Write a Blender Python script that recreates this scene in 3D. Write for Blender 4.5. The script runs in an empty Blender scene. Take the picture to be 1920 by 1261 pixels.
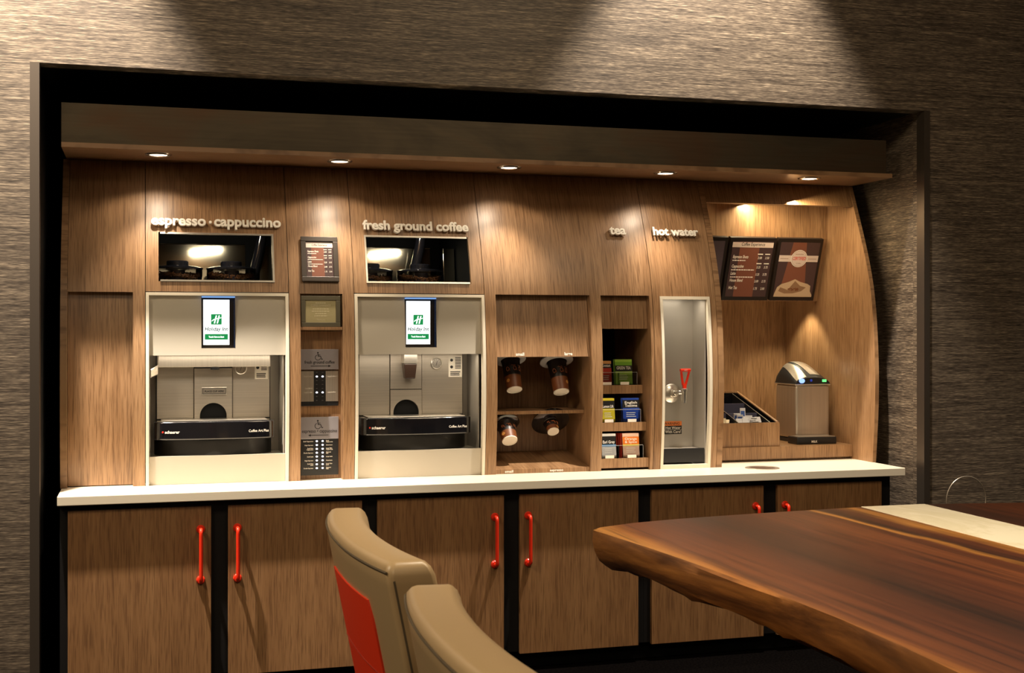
import bpy, bmesh, math, random
from mathutils import Vector, Matrix
random.seed(7)
PI = math.pi
SC = bpy.context.scene
COL = SC.collection

# ------------------------------------------------------------------ survey: sight lines measured on the photograph, met with real planes
TH = math.radians(16.1); FPX = 2400.0; CAM = (0.0, -5.745, 1.607); HV = 618.0
_s, _c = math.sin(TH), math.cos(TH)
def ray(u, v):
    a = u - 960.0
    return (_s*FPX + _c*a, _c*FPX - _s*a, HV - v)
def at(u, v, y):
    d = ray(u, v); t = (y - CAM[1]) / d[1]
    return (d[0]*t, CAM[2] + d[2]*t)
def atz(u, v, z):
    d = ray(u, v); t = (z - CAM[2]) / d[2]
    return (d[0]*t, CAM[1] + d[1]*t)
PR = [(.80, .298), (.90, .29), (1.05, .275), (1.2, .263), (1.37, .26), (1.56, .27), (1.756, .292), (1.91, .328), (2.09, .395), (2.25, .465), (2.45, .55), (2.6, .62)]
def _lin(z):
    if z <= PR[0][0]: return PR[0][1]
    for (a, b), (p, q) in zip(PR, PR[1:]):
        if z <= p: return b + (q - b)*(z - a)/(p - a)
    return PR[-1][1]
def prof(z):                       # front face of the bowed joinery, smoothed
    return sum(_lin(z + d) for d in (-.08, -.04, 0, .04, .08)) / 5
def pf(u, v, off=0.0):
    y = .3
    for _ in range(25):
        x, z = at(u, v, y + off); y = prof(z)
    return x, z

# ------------------------------------------------------------------ materials
def new_mat(name):
    m = bpy.data.materials.new(name); m.use_nodes = True
    nt = m.node_tree; b = nt.nodes['Principled BSDF']
    return m, nt, b
def pbr(name, col, rough=.5, metal=0., emit=0., coat=0., spec=None, ecol=None):
    m, nt, b = new_mat(name)
    b.inputs['Base Color'].default_value = (*col, 1); b.inputs['Roughness'].default_value = rough
    b.inputs['Metallic'].default_value = metal
    if coat: b.inputs['Coat Weight'].default_value = coat; b.inputs['Coat Roughness'].default_value = .08
    if spec is not None: b.inputs['Specular IOR Level'].default_value = spec
    if emit:
        b.inputs['Emission Color'].default_value = (*(ecol or col), 1); b.inputs['Emission Strength'].default_value = emit
    return m
def coords(nt, scale, loc=(0, 0, 0)):
    tc = nt.nodes.new('ShaderNodeTexCoord'); mp = nt.nodes.new('ShaderNodeMapping')
    mp.inputs['Scale'].default_value = scale; mp.inputs['Location'].default_value = loc
    nt.links.new(tc.outputs['Object'], mp.inputs['Vector']); return mp.outputs['Vector']
def noise(nt, scale, detail=4, rough=.6, s=1.0, dist=0, loc=(0, 0, 0)):
    n = nt.nodes.new('ShaderNodeTexNoise'); n.inputs['Scale'].default_value = s
    n.inputs['Detail'].default_value = detail; n.inputs['Roughness'].default_value = rough; n.inputs['Distortion'].default_value = dist
    nt.links.new(coords(nt, scale, loc), n.inputs['Vector']); return n.outputs['Fac']
def ramp(nt, fac, stops):
    r = nt.nodes.new('ShaderNodeValToRGB'); e = r.color_ramp.elements
    while len(e) < len(stops): e.new(.5)
    for k, (p, c) in enumerate(stops):
        e[k].position = p; e[k].color = (*c, 1) if len(c) == 3 else c
    nt.links.new(fac, r.inputs['Fac']); return r.outputs['Color']
def mix(nt, kind, fac, a, b):
    m = nt.nodes.new('ShaderNodeMix'); m.data_type = 'RGBA'; m.blend_type = kind
    for sock, v in ((m.inputs[0], fac), (m.inputs[6], a), (m.inputs[7], b)):
        if hasattr(v, 'is_output'): nt.links.new(v, sock)
        else: sock.default_value = v if not isinstance(v, tuple) else (*v, 1)
    return m.outputs[2]
def math_(nt, op, a, b=0.0, clamp=False):
    m = nt.nodes.new('ShaderNodeMath'); m.operation = op; m.use_clamp = clamp
    for i, v in enumerate((a, b)):
        if hasattr(v, 'is_output'): nt.links.new(v, m.inputs[i])
        else: m.inputs[i].default_value = v
    return m.outputs[0]
def bump(nt, b, h, strength, dist=.001):
    n = nt.nodes.new('ShaderNodeBump'); n.inputs['Strength'].default_value = strength; n.inputs['Distance'].default_value = dist
    nt.links.new(h, n.inputs['Height']); nt.links.new(n.outputs['Normal'], b.inputs['Normal'])

def wood_mat(name, dark, mid, light, axis=2, rough=.36, pore=.62, grain=0):
    m, nt, b = new_mat(name)
    def sc(across, along):
        v = [along]*3; v[grain] = across; return tuple(v)       # streaks run along every direction but one
    broad = noise(nt, sc(9, .55), 5, .6, 1, .6)
    fine = noise(nt, sc(85, 2.2), 4, .65)
    pores = noise(nt, sc(240, 9), 2, .5)
    f = math_(nt, 'ADD', math_(nt, 'MULTIPLY', broad, .55), math_(nt, 'MULTIPLY', fine, .45))
    c = ramp(nt, f, [(.30, dark), (.50, mid), (.68, light)])
    p = ramp(nt, pores, [(.36, (pore, pore*.93, pore*.86)), (.52, (1, 1, 1))])
    c = mix(nt, 'MULTIPLY', 1.0, c, p)
    nt.links.new(c, b.inputs['Base Color']); b.inputs['Roughness'].default_value = rough; b.inputs['Specular IOR Level'].default_value = .62
    bump(nt, b, pores, .10); return m
def brushed(name, col, rough, axis=0, lo=.85):
    m, nt, b = new_mat(name)
    v = [160.0]*3; v[axis] = 2.0
    n = noise(nt, tuple(v), 3, .6)
    c = ramp(nt, n, [(.3, tuple(x*lo for x in col)), (.7, col)])
    nt.links.new(c, b.inputs['Base Color']); b.inputs['Metallic'].default_value = .82; b.inputs['Roughness'].default_value = rough
    bump(nt, b, n, .04); return m
M = {}
W3 = ((.225, .118, .054), (.325, .182, .088), (.42, .252, .132))
M['wood'] = wood_mat('oak_veneer', *W3)
M['sidewood'] = wood_mat('oak_side_veneer', *W3, grain=1)
M['doorwood'] = wood_mat('oak_door_veneer', (.195, .090, .032), (.265, .130, .050), (.33, .172, .071), rough=.5)
M['boardwood'] = wood_mat('oak_board', (.19, .10, .048), (.27, .15, .075), (.34, .20, .105), grain=1)
M['black'] = pbr('matte_black', (.004, .004, .0042), .7, spec=.2)
M['blackgap'] = pbr('black_laminate', (.007, .006, .006), .55, spec=.25)
M['gloss'] = pbr('gloss_black', (.006, .006, .008), .09, coat=.6)
M['plastic'] = pbr('black_plastic', (.012, .012, .013), .38)
M['counter'] = pbr('cream_quartz', (.70, .62, .49), .3)
M['white'] = pbr('off_white_paint', (.50, .455, .38), .38)
M['lining'] = pbr('pale_metal_lining', (.50, .46, .40), .3, .35)
M['frame_white'] = pbr('cream_edge_band', (.78, .71, .58), .4)
M['steel'] = brushed('brushed_steel', (.60, .54, .46), .42, axis=0)
M['steelv'] = brushed('brushed_steel_upright', (.62, .56, .48), .36, axis=2)
M['chrome'] = pbr('chrome', (.78, .74, .68), .16, .85)
M['alu'] = pbr('satin_aluminium', (.68, .64, .58), .3, .9)
M['trim'] = pbr('bronze_edge_trim', (.13, .105, .085), .4, .8)
M['red'] = pbr('red_enamel', (.78, .032, .010), .3, coat=.3)
M['letter'] = pbr('pale_sign_letter', (.92, .87, .78), .4)
M['letterside'] = pbr('white_print', (.85, .80, .72), .5)
M['blackprint'] = pbr('black_print', (.01, .01, .01), .5)
M['cream'] = pbr('cream_print', (.80, .71, .55), .5)
M['leather'] = pbr('tan_leather', (.46, .325, .175), .36)
M['seam'] = pbr('dark_seam', (.10, .075, .045), .5)
M['orange'] = pbr('orange_red_upholstery', (.86, .040, .004), .5)
M['legwood'] = pbr('espresso_leg', (.03, .016, .01), .4)
M['lamp'] = pbr('lamp_glow', (1, .86, .66), .4, emit=9, ecol=(1, .84, .62))
M['scr'] = pbr('screen_white', (.9, .95, 1), .3, emit=1.5, ecol=(.93, .98, 1.0))
M['navy'] = pbr('navy_bezel', (.012, .022, .06), .25)
M['scredge'] = pbr('screen_glow_edge', (.05, .11, .25), .3, emit=.8, ecol=(.25, .48, .95))
M['green'] = pbr('screen_green', (.01, .30, .09), .3, emit=.5, ecol=(.01, .36, .10))
M['led'] = pbr('white_led', (.9, .9, 1), .3, emit=1.8, ecol=(.80, .84, 1))
M['ledblue'] = pbr('blue_led', (.2, .35, .9), .3, emit=1.4, ecol=(.24, .42, 1))
M['ledgreen'] = pbr('green_led', (.1, .7, .2), .3, emit=1.1, ecol=(.15, .9, .25))
M['cupdark'] = pbr('cup_dark_sleeve', (.011, .007, .006), .4)
M['cupbrown'] = pbr('cup_brown_band', (.17, .052, .015), .45)
M['cupwhite'] = pbr('cup_white_paper', (.82, .76, .66), .55)
M['flangew'] = pbr('grey_white_flange', (.52, .50, .50), .35)
M['bean'] = pbr('roasted_bean', (.40, .19, .085), .3)
M['redprint'] = pbr('red_print', (.62, .03, .015), .5)
M['copper'] = pbr('copper_print', (.50, .16, .06), .4)
M['menubrown'] = pbr('menu_red_brown', (.20, .072, .045), .35)
M['menudark'] = pbr('menu_dark', (.064, .036, .038), .35)
M['menupurple'] = pbr('menu_dim_screen', (.085, .064, .078), .3)
M['menupale'] = pbr('menu_banner', (.66, .55, .50), .4)
M['bezel'] = pbr('dark_bezel', (.013, .009, .008), .35)
M['frameb'] = pbr('brown_black_frame', (.028, .018, .012), .42)
M['framegr'] = pbr('olive_frame', (.095, .082, .05), .45)
M['notice'] = pbr('notice_card', (.42, .36, .19), .5)
M['burlap'] = pbr('printed_sack', (.52, .38, .25), .6)
M['burlapd'] = pbr('printed_sack_fold', (.27, .155, .085), .6)
M['packet'] = pbr('white_packet', (.74, .75, .80), .5)
M['packetblue'] = pbr('blue_packet_print', (.06, .13, .45), .5)
M['packetcream'] = pbr('cream_packet', (.76, .66, .46), .5)
M['packetyellow'] = pbr('yellow_packet', (.70, .50, .06), .5)
M['floor'] = None
for n_, c_ in dict(tea_green=(.16, .36, .025), tea_lime=(.30, .50, .06), tea_red=(.42, .030, .012), tea_peach=(.62, .30, .10), tea_yellow=(.66, .54, .03), tea_blue=(.015, .055, .32),
                   tea_white=(.60, .58, .54), tea_sky=(.12, .30, .55), tea_orange=(.66, .16, .02), tea_pink=(.62, .40, .28), tea_black=(.012, .011, .010)).items():
    M[n_] = pbr(n_, c_, .4)

def glass_mat(name, tint, amount):          # clear sheet: see-through with a reflection on top
    m = bpy.data.materials.new(name); m.use_nodes = True; nt = m.node_tree; nt.nodes.clear()
    o = nt.nodes.new('ShaderNodeOutputMaterial'); t = nt.nodes.new('ShaderNodeBsdfTransparent'); g = nt.nodes.new('ShaderNodeBsdfGlossy')
    t.inputs['Color'].default_value = (*tint, 1); g.inputs['Roughness'].default_value = .03; g.inputs['Color'].default_value = (.9, .9, .9, 1)
    f = nt.nodes.new('ShaderNodeFresnel'); f.inputs['IOR'].default_value = 1.35
    x = nt.nodes.new('ShaderNodeMixShader')
    nt.links.new(math_(nt, 'MULTIPLY', f.outputs['Fac'], amount), x.inputs[0]); nt.links.new(t.outputs[0], x.inputs[1]); nt.links.new(g.outputs[0], x.inputs[2])
    nt.links.new(x.outputs[0], o.inputs[0]); return m
M['glass'] = glass_mat('window_glass', (.93, .93, .92), 1.0)
M['acrylic'] = glass_mat('clear_acrylic', (.84, .84, .84), 1.6)
M['rim'] = pbr('acrylic_edge', (.45, .43, .40), .2)
M['hopper'] = glass_mat('smoked_hopper_plastic', (.82, .82, .84), 1.2)

def wallpaper():
    m, nt, b = new_mat('grasscloth_wallpaper')
    a = noise(nt, (5, 5, 210), 4, .7); f = noise(nt, (22, 22, 520), 2, .6); w = noise(nt, (1.2, 1.2, 26), 4, .6)
    k = math_(nt, 'ADD', math_(nt, 'MULTIPLY', a, .42), math_(nt, 'ADD', math_(nt, 'MULTIPLY', f, .46), math_(nt, 'MULTIPLY', w, .12)))
    c = ramp(nt, k, [(.40, (.024, .017, .012)), (.50, (.10, .075, .055)), (.57, (.22, .17, .12)), (.66, (.50, .39, .27))])
    nt.links.new(c, b.inputs['Base Color']); b.inputs['Roughness'].default_value = .48; b.inputs['Metallic'].default_value = .15
    bump(nt, b, k, .35, .002); return m
M['paper'] = wallpaper()
def carpet():
    m, nt, b = new_mat('dark_carpet')
    n = noise(nt, (90, 90, 90), 3, .6); c = ramp(nt, n, [(.3, (.0012, .001, .001)), (.7, (.004, .0032, .003))])
    nt.links.new(c, b.inputs['Base Color']); b.inputs['Roughness'].default_value = 1; b.inputs['Specular IOR Level'].default_value = 0; return m
M['floor'] = carpet()
def fascia_mat():
    m, nt, b = new_mat('dark_bronze_sheet')
    n = noise(nt, (1.6, 1, 3.5), 4, .55, 1, .8); f = noise(nt, (3, 3, 90), 3, .6)
    c = ramp(nt, n, [(.30, (.060, .048, .033)), (.52, (.095, .074, .048)), (.72, (.105, .060, .033))])  # patches: brownish discolouring, with reflections put into the colour too
    c = mix(nt, 'MULTIPLY', .35, c, ramp(nt, f, [(.3, (.55, .55, .55)), (.7, (1, 1, 1))]))
    nt.links.new(c, b.inputs['Base Color']); b.inputs['Metallic'].default_value = .75; b.inputs['Roughness'].default_value = .45; return m
M['fascia'] = fascia_mat()
def marble():
    m, nt, b = new_mat('cream_marble')
    n = noise(nt, (3, 1.2, 3), 6, .65, 1, 1.2); c = ramp(nt, n, [(.40, (.78, .72, .56)), (.50, (.70, .63, .46)), (.56, (.79, .73, .57))])
    nt.links.new(c, b.inputs['Base Color']); b.inputs['Roughness'].default_value = .25; return m
M['marble'] = marble()

# ------------------------------------------------------------------ mesh helpers
def BM(): return bmesh.new()
def hexa(bm, p):                      # eight corners: bottom loop then top loop
    v = [bm.verts.new(q) for q in p]
    for f in ((3, 2, 1, 0), (4, 5, 6, 7), (0, 1, 5, 4), (1, 2, 6, 5), (2, 3, 7, 6), (3, 0, 4, 7)): bm.faces.new([v[i] for i in f])
def box(bm, x0, x1, y0, y1, z0, z1):
    hexa(bm, [(x0, y0, z0), (x1, y0, z0), (x1, y1, z0), (x0, y1, z0), (x0, y0, z1), (x1, y0, z1), (x1, y1, z1), (x0, y1, z1)])
def poly_extrude(bm, pts, vec):       # closed 3-D outline pushed along vec
    vec = Vector(vec); a = [bm.verts.new(p) for p in pts]; b = [bm.verts.new(Vector(p) + vec) for p in pts]
    bm.faces.new(a[::-1]); bm.faces.new(b); n = len(pts)
    for i in range(n): bm.faces.new((a[i], a[(i+1) % n], b[(i+1) % n], b[i]))
def ortho(d):
    d = Vector(d).normalized(); u = d.cross(Vector((0, 0, 1)))
    if u.length < 1e-4: u = Vector((1, 0, 0))
    u.normalize(); return d, u, d.cross(u).normalized()
def lathe(bm, o, axis, pr, seg=32, cap=True):      # pr = [(radius, distance along axis)]
    d, u, w = ortho(axis); o = Vector(o); rings = []
    for r, h in pr:
        rings.append([bm.verts.new(o + d*h + (u*math.cos(2*PI*k/seg) + w*math.sin(2*PI*k/seg))*max(r, 1e-5)) for k in range(seg)])
    for A, B in zip(rings, rings[1:]):
        for k in range(seg): bm.faces.new((A[k], A[(k+1) % seg], B[(k+1) % seg], B[k]))
    if cap: bm.faces.new(rings[0][::-1]); bm.faces.new(rings[-1])
def tube(bm, pts, r, seg=10, closed=False):
    pts = [Vector(p) for p in pts]; n = len(pts); rings = []; pu = None
    for i, p in enumerate(pts):
        if closed: t = pts[(i+1) % n] - pts[i-1]
        else: t = pts[min(i+1, n-1)] - pts[max(i-1, 0)]
        t.normalize()
        if pu is None: _, u, w = ortho(t)
        else:
            u = (pu - t*pu.dot(t)).normalized(); w = t.cross(u)
        pu = u
        rr = r[i] if isinstance(r, (list, tuple)) else r
        rings.append([bm.verts.new(p + (u*math.cos(2*PI*k/seg) + w*math.sin(2*PI*k/seg))*rr) for k in range(seg)])
    pairs = list(zip(rings, rings[1:])) + ([(rings[-1], rings[0])] if closed else [])
    for A, B in pairs:
        for k in range(seg): bm.faces.new((A[k], A[(k+1) % seg], B[(k+1) % seg], B[k]))
    if not closed: bm.faces.new(rings[0][::-1]); bm.faces.new(rings[-1])
def grid_panel(bm, xs, z0, z1, holes=(), off=0.0, thick=.02, zs=(), n=26, yf=None):
    """sheet following the bowed profile, with rectangular openings (x0,x1,z0,z1)"""
    yf = yf or prof
    X = sorted(set([round(x, 5) for x in xs] + [round(h[i], 5) for h in holes for i in (0, 1)]))
    X = [x for x in X if min(xs) - 1e-6 <= x <= max(xs) + 1e-6]
    Z = sorted(set([round(z0 + (z1-z0)*k/n, 5) for k in range(n+1)] + [round(z, 5) for z in zs if z0 < z < z1] + [round(h[i], 5) for h in holes for i in (2, 3) if z0 <= h[i] <= z1]))
    def solid(i, j):
        if i < 0 or j < 0 or i >= len(X)-1 or j >= len(Z)-1: return False
        cx, cz = (X[i]+X[i+1])/2, (Z[j]+Z[j+1])/2
        return not any(h[0] < cx < h[1] and h[2] < cz < h[3] for h in holes)
    V = {}
    def v(i, j, k):
        if (i, j, k) not in V: V[(i, j, k)] = bm.verts.new((X[i], yf(Z[j]) + off + (thick if k else 0), Z[j]))
        return V[(i, j, k)]
    for i in range(len(X)-1):
        for j in range(len(Z)-1):
            if not solid(i, j): continue
            bm.faces.new((v(i, j, 0), v(i+1, j, 0), v(i+1, j+1, 0), v(i, j+1, 0)))
            bm.faces.new((v(i, j, 1), v(i, j+1, 1), v(i+1, j+1, 1), v(i+1, j, 1)))
            if not solid(i-1, j): bm.faces.new((v(i, j, 0), v(i, j+1, 0), v(i, j+1, 1), v(i, j, 1)))
            if not solid(i+1, j): bm.faces.new((v(i+1, j, 0), v(i+1, j, 1), v(i+1, j+1, 1), v(i+1, j+1, 0)))
            if not solid(i, j-1): bm.faces.new((v(i, j, 0), v(i, j, 1), v(i+1, j, 1), v(i+1, j, 0)))
            if not solid(i, j+1): bm.faces.new((v(i, j+1, 0), v(i+1, j+1, 0), v(i+1, j+1, 1), v(i, j+1, 1)))
def side_sheet(bm, x0, x1, z0, z1, yback, off=0.0, n=24):   # upright board whose front edge follows the bow
    zs = [z0 + (z1-z0)*k/n for k in range(n+1)]
    pts = [(x0, prof(z)+off, z) for z in zs] + [(x0, yback, z1), (x0, yback, z0)]
    poly_extrude(bm, pts, (x1-x0, 0, 0))
def lining(bm, x0, x1, z0, z1, ya, yb, t=.006, back=True, top=True, bottom=True, left=True, right=True):
    if left: box(bm, x0, x0+t, ya, yb, z0, z1)
    if right: box(bm, x1-t, x1, ya, yb, z0, z1)
    if top: box(bm, x0+t, x1-t, ya, yb, z1-t, z1)
    if bottom: box(bm, x0+t, x1-t, ya, yb, z0, z0+t)
    if back: box(bm, x0+t, x1-t, yb-t, yb, z0+(t if bottom else 0), z1-(t if top else 0))

class Fr:                              # a flat frame: a to the right, b up, d towards the viewer
    def __init__(s, o, ex, ey):
        s.o = Vector(o); s.ex = Vector(ex).normalized(); s.ey = Vector(ey).normalized(); s.n = s.ex.cross(s.ey).normalized()
    def p(s, a, b, d=0.0): return s.o + s.ex*a + s.ey*b + s.n*d
def front(x, y, z): return Fr((x, y, z), (1, 0, 0), (0, 0, 1))
def onpanel(x, z, off=0.0):
    dz = .01; dy = (prof(z+dz) - prof(z-dz))
    return Fr((x, prof(z)+off, z), (1, 0, 0), (0, dy, 2*dz))
def fbox(bm, f, a0, a1, b0, b1, d0=0.0, d1=.001):
    hexa(bm, [f.p(a0, b0, d1), f.p(a1, b0, d1), f.p(a1, b0, d0), f.p(a0, b0, d0), f.p(a0, b1, d1), f.p(a1, b1, d1), f.p(a1, b1, d0), f.p(a0, b1, d0)])
def fpoly(bm, f, pts, d0=0.0, d1=.001): poly_extrude(bm, [f.p(a, b, d0) for a, b in pts], f.n*(d1-d0))
def fring(bm, f, a0, a1, b0, b1, w, d0, d1, wr=None):
    wr = w if wr is None else wr
    fbox(bm, f, a0, a1, b1-w, b1, d0, d1); fbox(bm, f, a0, a1, b0, b0+w, d0, d1)
    fbox(bm, f, a0, a0+w, b0+w, b1-w, d0, d1); fbox(bm, f, a1-wr, a1, b0+w, b1-w, d0, d1)
def fdisc(bm, f, a, b, r, d0=0.0, d1=.001, seg=24, r2=None):
    fpoly(bm, f, [(a + r*math.cos(2*PI*k/seg), b + (r2 or r)*math.sin(2*PI*k/seg)) for k in range(seg)], d0, d1)
def fstroke(bm, f, pts, w, d0=0.0, d1=.001):
    for (a, b), (c, e) in zip(pts, pts[1:]):
        L = math.hypot(c-a, e-b) or 1e-6; px, py = -(e-b)/L*w/2, (c-a)/L*w/2
        ex, ey = (c-a)/L*w*.3, (e-b)/L*w*.3
        fpoly(bm, f, [(a+px-ex, b+py-ey), (a-px-ex, b-py-ey), (c-px+ex, e-py+ey), (c+px+ex, e+py+ey)], d0, d1)
_T = {}
def glyphs(s, bold, ext):
    k = (s, bold, ext)
    if k not in _T:
        cu = bpy.data.curves.new('txt', 'FONT'); cu.body = s; cu.size = 1; cu.offset = bold; cu.resolution_u = 4 if ext else 2
        cu.extrude = .5 if ext else 0
        o = bpy.data.objects.new('txt', cu); me = o.to_mesh()
        vs = [tuple(v.co) for v in me.vertices]; fs = [tuple(p.vertices) for p in me.polygons]
        o.to_mesh_clear(); bpy.data.objects.remove(o); bpy.data.curves.remove(cu)
        _T[k] = (vs, fs, min(v[0] for v in vs), max(v[0] for v in vs))
    return _T[k]
def ftext(bm, f, s, a, b, width=None, size=None, align='c', d=.0006, depth=0.0, bold=.012, sx=1.0, slant=0.0):
    """text with its baseline at b; width fixes the printed width, else size is the font size"""
    vs, fs, x0, x1 = glyphs(s, bold, depth > 0)
    if size is None: size = width/(x1-x0); kx = size
    else: kx = size*sx if width is None else width/(x1-x0)
    w = (x1-x0)*kx; sh = {'c': -w/2, 'l': 0, 'r': -w}[align]
    nv = [bm.verts.new(f.p(a + sh + (v[0]-x0)*kx + slant*v[1]*size, b + v[1]*size, d + (v[2]+.5)*depth)) for v in vs]
    for q in fs:
        try: bm.faces.new([nv[i] for i in q])
        except ValueError: pass

# ------------------------------------------------------------------ objects
ORG = {}
def bm_base(bm):
    xs = [v.co.x for v in bm.verts]; ys = [v.co.y for v in bm.verts]; zs = [v.co.z for v in bm.verts]
    return Vector(((min(xs)+max(xs))/2, (min(ys)+max(ys))/2, min(zs)))
def obj(name, bm, mat, parent=None, bevel=0.0, smooth=False, seg=2, normals=True):
    base = ORG[parent.name] if parent else bm_base(bm)
    bmesh.ops.translate(bm, verts=bm.verts, vec=-base)
    if normals: bmesh.ops.recalc_face_normals(bm, faces=bm.faces)
    me = bpy.data.meshes.new(name); bm.to_mesh(me); bm.free()
    me.materials.append(M[mat] if isinstance(mat, str) else mat)
    o = bpy.data.objects.new(name, me); COL.objects.link(o)
    if parent: o.parent = parent
    else: o.location = base
    ORG[o.name] = base
    if smooth:
        for p in me.polygons: p.use_smooth = True
        me.set_sharp_from_angle(angle=math.radians(38))
    if bevel:
        m = o.modifiers.new('bevel', 'BEVEL'); m.width = bevel; m.segments = seg; m.limit_method = 'ANGLE'; m.angle_limit = math.radians(40)
    return o
def tag(o, label, cat, group=None, kind=None):
    o['label'] = label; o['category'] = cat
    if group: o['group'] = group
    if kind: o['kind'] = kind
    return o
def thing(name, label, cat, loc, group=None):
    o = bpy.data.objects.new(name, None); COL.objects.link(o); o.location = loc; o.empty_display_size = .05
    ORG[o.name] = Vector(loc); return tag(o, label, cat, group)
def struct(name, bm, mat):
    o = obj(name, bm, mat); o['kind'] = 'structure'; return o
def dup(root, delta, label=None):
    def cp(o, par):
        c = o.copy(); COL.objects.link(c)
        if par: c.parent = par
        for ch in [x for x in o.children]: cp(ch, c)
        return c
    r = cp(root, None); r.location = root.location + Vector(delta)
    if label: r['label'] = label
    return r

# ================================================================== the setting
ZT = .90                                  # counter top
b = BM(); box(b, -5, 9, -10, 1.62, -.1, 0); struct('floor', b, 'floor')
HC = 4.5
b = BM(); box(b, -5, 9, -10, 1.62, HC, HC+.1); struct('ceiling', b, pbr('ceiling_paint', (.42, .37, .30), .8))
ROOM = pbr('room_paint', (.36, .30, .23), .7)
for nm, e in (('wall_front', (-5, 9, -10.1, -10, 0, HC)), ('wall_left', (-5.1, -5, -10, 1.62, 0, HC)), ('wall_right', (9, 9.1, -10, 1.62, 0, HC))):
    b = BM(); box(b, *e); struct(nm, b, ROOM)
OX0, OX1, OZ = -.422, 3.868, 2.735        # the opening in the papered wall
b = BM(); box(b, -5, OX0, 0, .10, 0, HC); box(b, OX1, 9, 0, .10, 0, HC); box(b, OX0, OX1, 0, .10, OZ, HC)
struct('wall_back', b, 'paper')
b = BM(); box(b, OX1, OX1+.08, .10, 1.5, 0, OZ+.08); struct('wall_niche_right', b, 'paper')
b = BM(); box(b, OX0-.08, OX0, .10, 1.5, 0, OZ+.08); struct('wall_niche_left', b, 'black')  # left return plain black, right return papered
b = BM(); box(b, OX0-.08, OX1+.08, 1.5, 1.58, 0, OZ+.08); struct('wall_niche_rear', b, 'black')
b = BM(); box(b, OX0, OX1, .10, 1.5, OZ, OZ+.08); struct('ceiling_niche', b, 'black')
for i, (x0, x1, xi) in enumerate(((OX0-.034, OX0, OX0), (OX1, OX1+.03, OX1))):
    b = BM(); box(b, x0, x1, -.006, 0, 0, OZ)
    box(b, *((xi, xi+.004) if i == 0 else (xi-.004, xi)), -.006, .06, 0, OZ)
    struct('trim_%d' % (i+1), b, 'trim')

# ================================================================== base cabinets and worktop
DOORS = [(-.307, .290), (.363, .958), (1.029, 1.628), (1.706, 2.303), (2.372, 2.971), (3.048, 3.638)]
BLAB = ['oak-fronted base cabinet at the left end of the counter, with two red bar handles', 'oak-fronted base cabinet in the middle of the counter, behind the tan chairs', 'oak-fronted base cabinet at the right end of the counter, half hidden by the walnut table']
cut = [-.340, .9935, 2.3375, 3.700]
for k in range(3):
    x0, x1 = cut[k]+(.0005 if k else 0), cut[k+1]-.0005
    t = thing('base_cabinet', BLAB[k], 'cabinet', ((x0+x1)/2, .5, 0), 'base cabinets under the worktop')
    b = BM(); box(b, x0, x1, .052, 1.2, .09, .858); obj('carcass', b, 'blackgap', t)
    b = BM(); box(b, x0, x1, .11, 1.2, 0, .09); obj('plinth', b, 'black', t)
    for j in (0, 1):
        a, c = DOORS[2*k+j]
        b = BM(); box(b, a, c, .030, .0515, .083, .832); d = obj('door', b, 'doorwood', t, bevel=.0015)
        hx = c-.045 if j == 0 else a+.040
        b = BM(); yb, yo = .030, -.012
        arc = [Vector((hx, yb-.002, .733)), Vector((hx, yo+.012, .733))]
        arc += [Vector((hx, yo+.012-.012*math.sin(q), .733-.012*(1-math.cos(q)))) for q in (.4, .8, 1.2, 1.571)]
        arc += [Vector((hx, yo, .72-.01)), Vector((hx, yo, .535))]
        arc += [Vector((hx, yo+.012-.012*math.cos(q), .523-.012*math.sin(q))) for q in (.01, .4, .8, 1.2, 1.571)]
        arc += [Vector((hx, yb-.002, .511))]
        tube(b, arc, .0085, 12)
        for zz in (.733, .511): lathe(b, (hx, yb, zz), (0, -1, 0), [(.019, 0), (.019, .005), (.014, .011)], 24)
        obj('handle', b, 'red', d, smooth=True)
b = BM(); box(b, -.348, 3.755, -.005, 1.30, .860, ZT)
tag(obj('countertop', b, 'counter', bevel=.003), 'long cream stone countertop over the oak base cabinets', 'countertop')
cx, cy = (atz(1370, 871, ZT)[0]+atz(1433, 871, ZT)[0])/2, .19
t = thing('waste_ring', 'round metal waste ring let into the cream countertop below the condiment alcove', 'ring', (cx, cy, ZT))
b = BM(); lathe(b, (cx, cy, ZT), (0, 0, 1), [(.066, .0002), (.088, .0002), (.088, .002), (.084, .004), (.070, .004), (.066, .002), (.066, .0002)], 40, False); obj('rim', b, 'alu', t, smooth=True)
b = BM(); lathe(b, (cx, cy, ZT), (0, 0, 1), [(.066, .0002), (.066, .0012)], 40); obj('opening', b, pbr('dark_opening', (.06, .03, .015), .5), t)

# ================================================================== canopy with downlights
CZ = 2.398
t = thing('overhead_canopy', 'long dark bronze canopy with oak underside hanging above the coffee wall', 'canopy', (1.7, .4, CZ))
b = BM(); box(b, -.338, 3.755, .115, .80, CZ, CZ+.022); obj('soffit_board', b, 'boardwood', t, bevel=.001)
b = BM(); box(b, -.338, 3.722, .122, .132, CZ+.022, 2.592); box(b, -.338, 3.722, .132, .80, 2.585, 2.592); box(b, -.338, -.332, .132, .80, CZ+.022, 2.585); box(b, 3.716, 3.722, .132, .80, CZ+.022, 2.585)
obj('fascia', b, 'fascia', t)
LX = [.069, .888, 1.714, 2.535, 3.345]
LL = ['lit round downlight in the canopy above the left end panel and espresso sign', 'lit round downlight in the canopy above the framed menu column', 'lit round downlight in the canopy above the cup compartment', 'lit round downlight in the canopy above the tea and hot water lettering', 'lit round downlight in the canopy above the condiment alcove']
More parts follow.
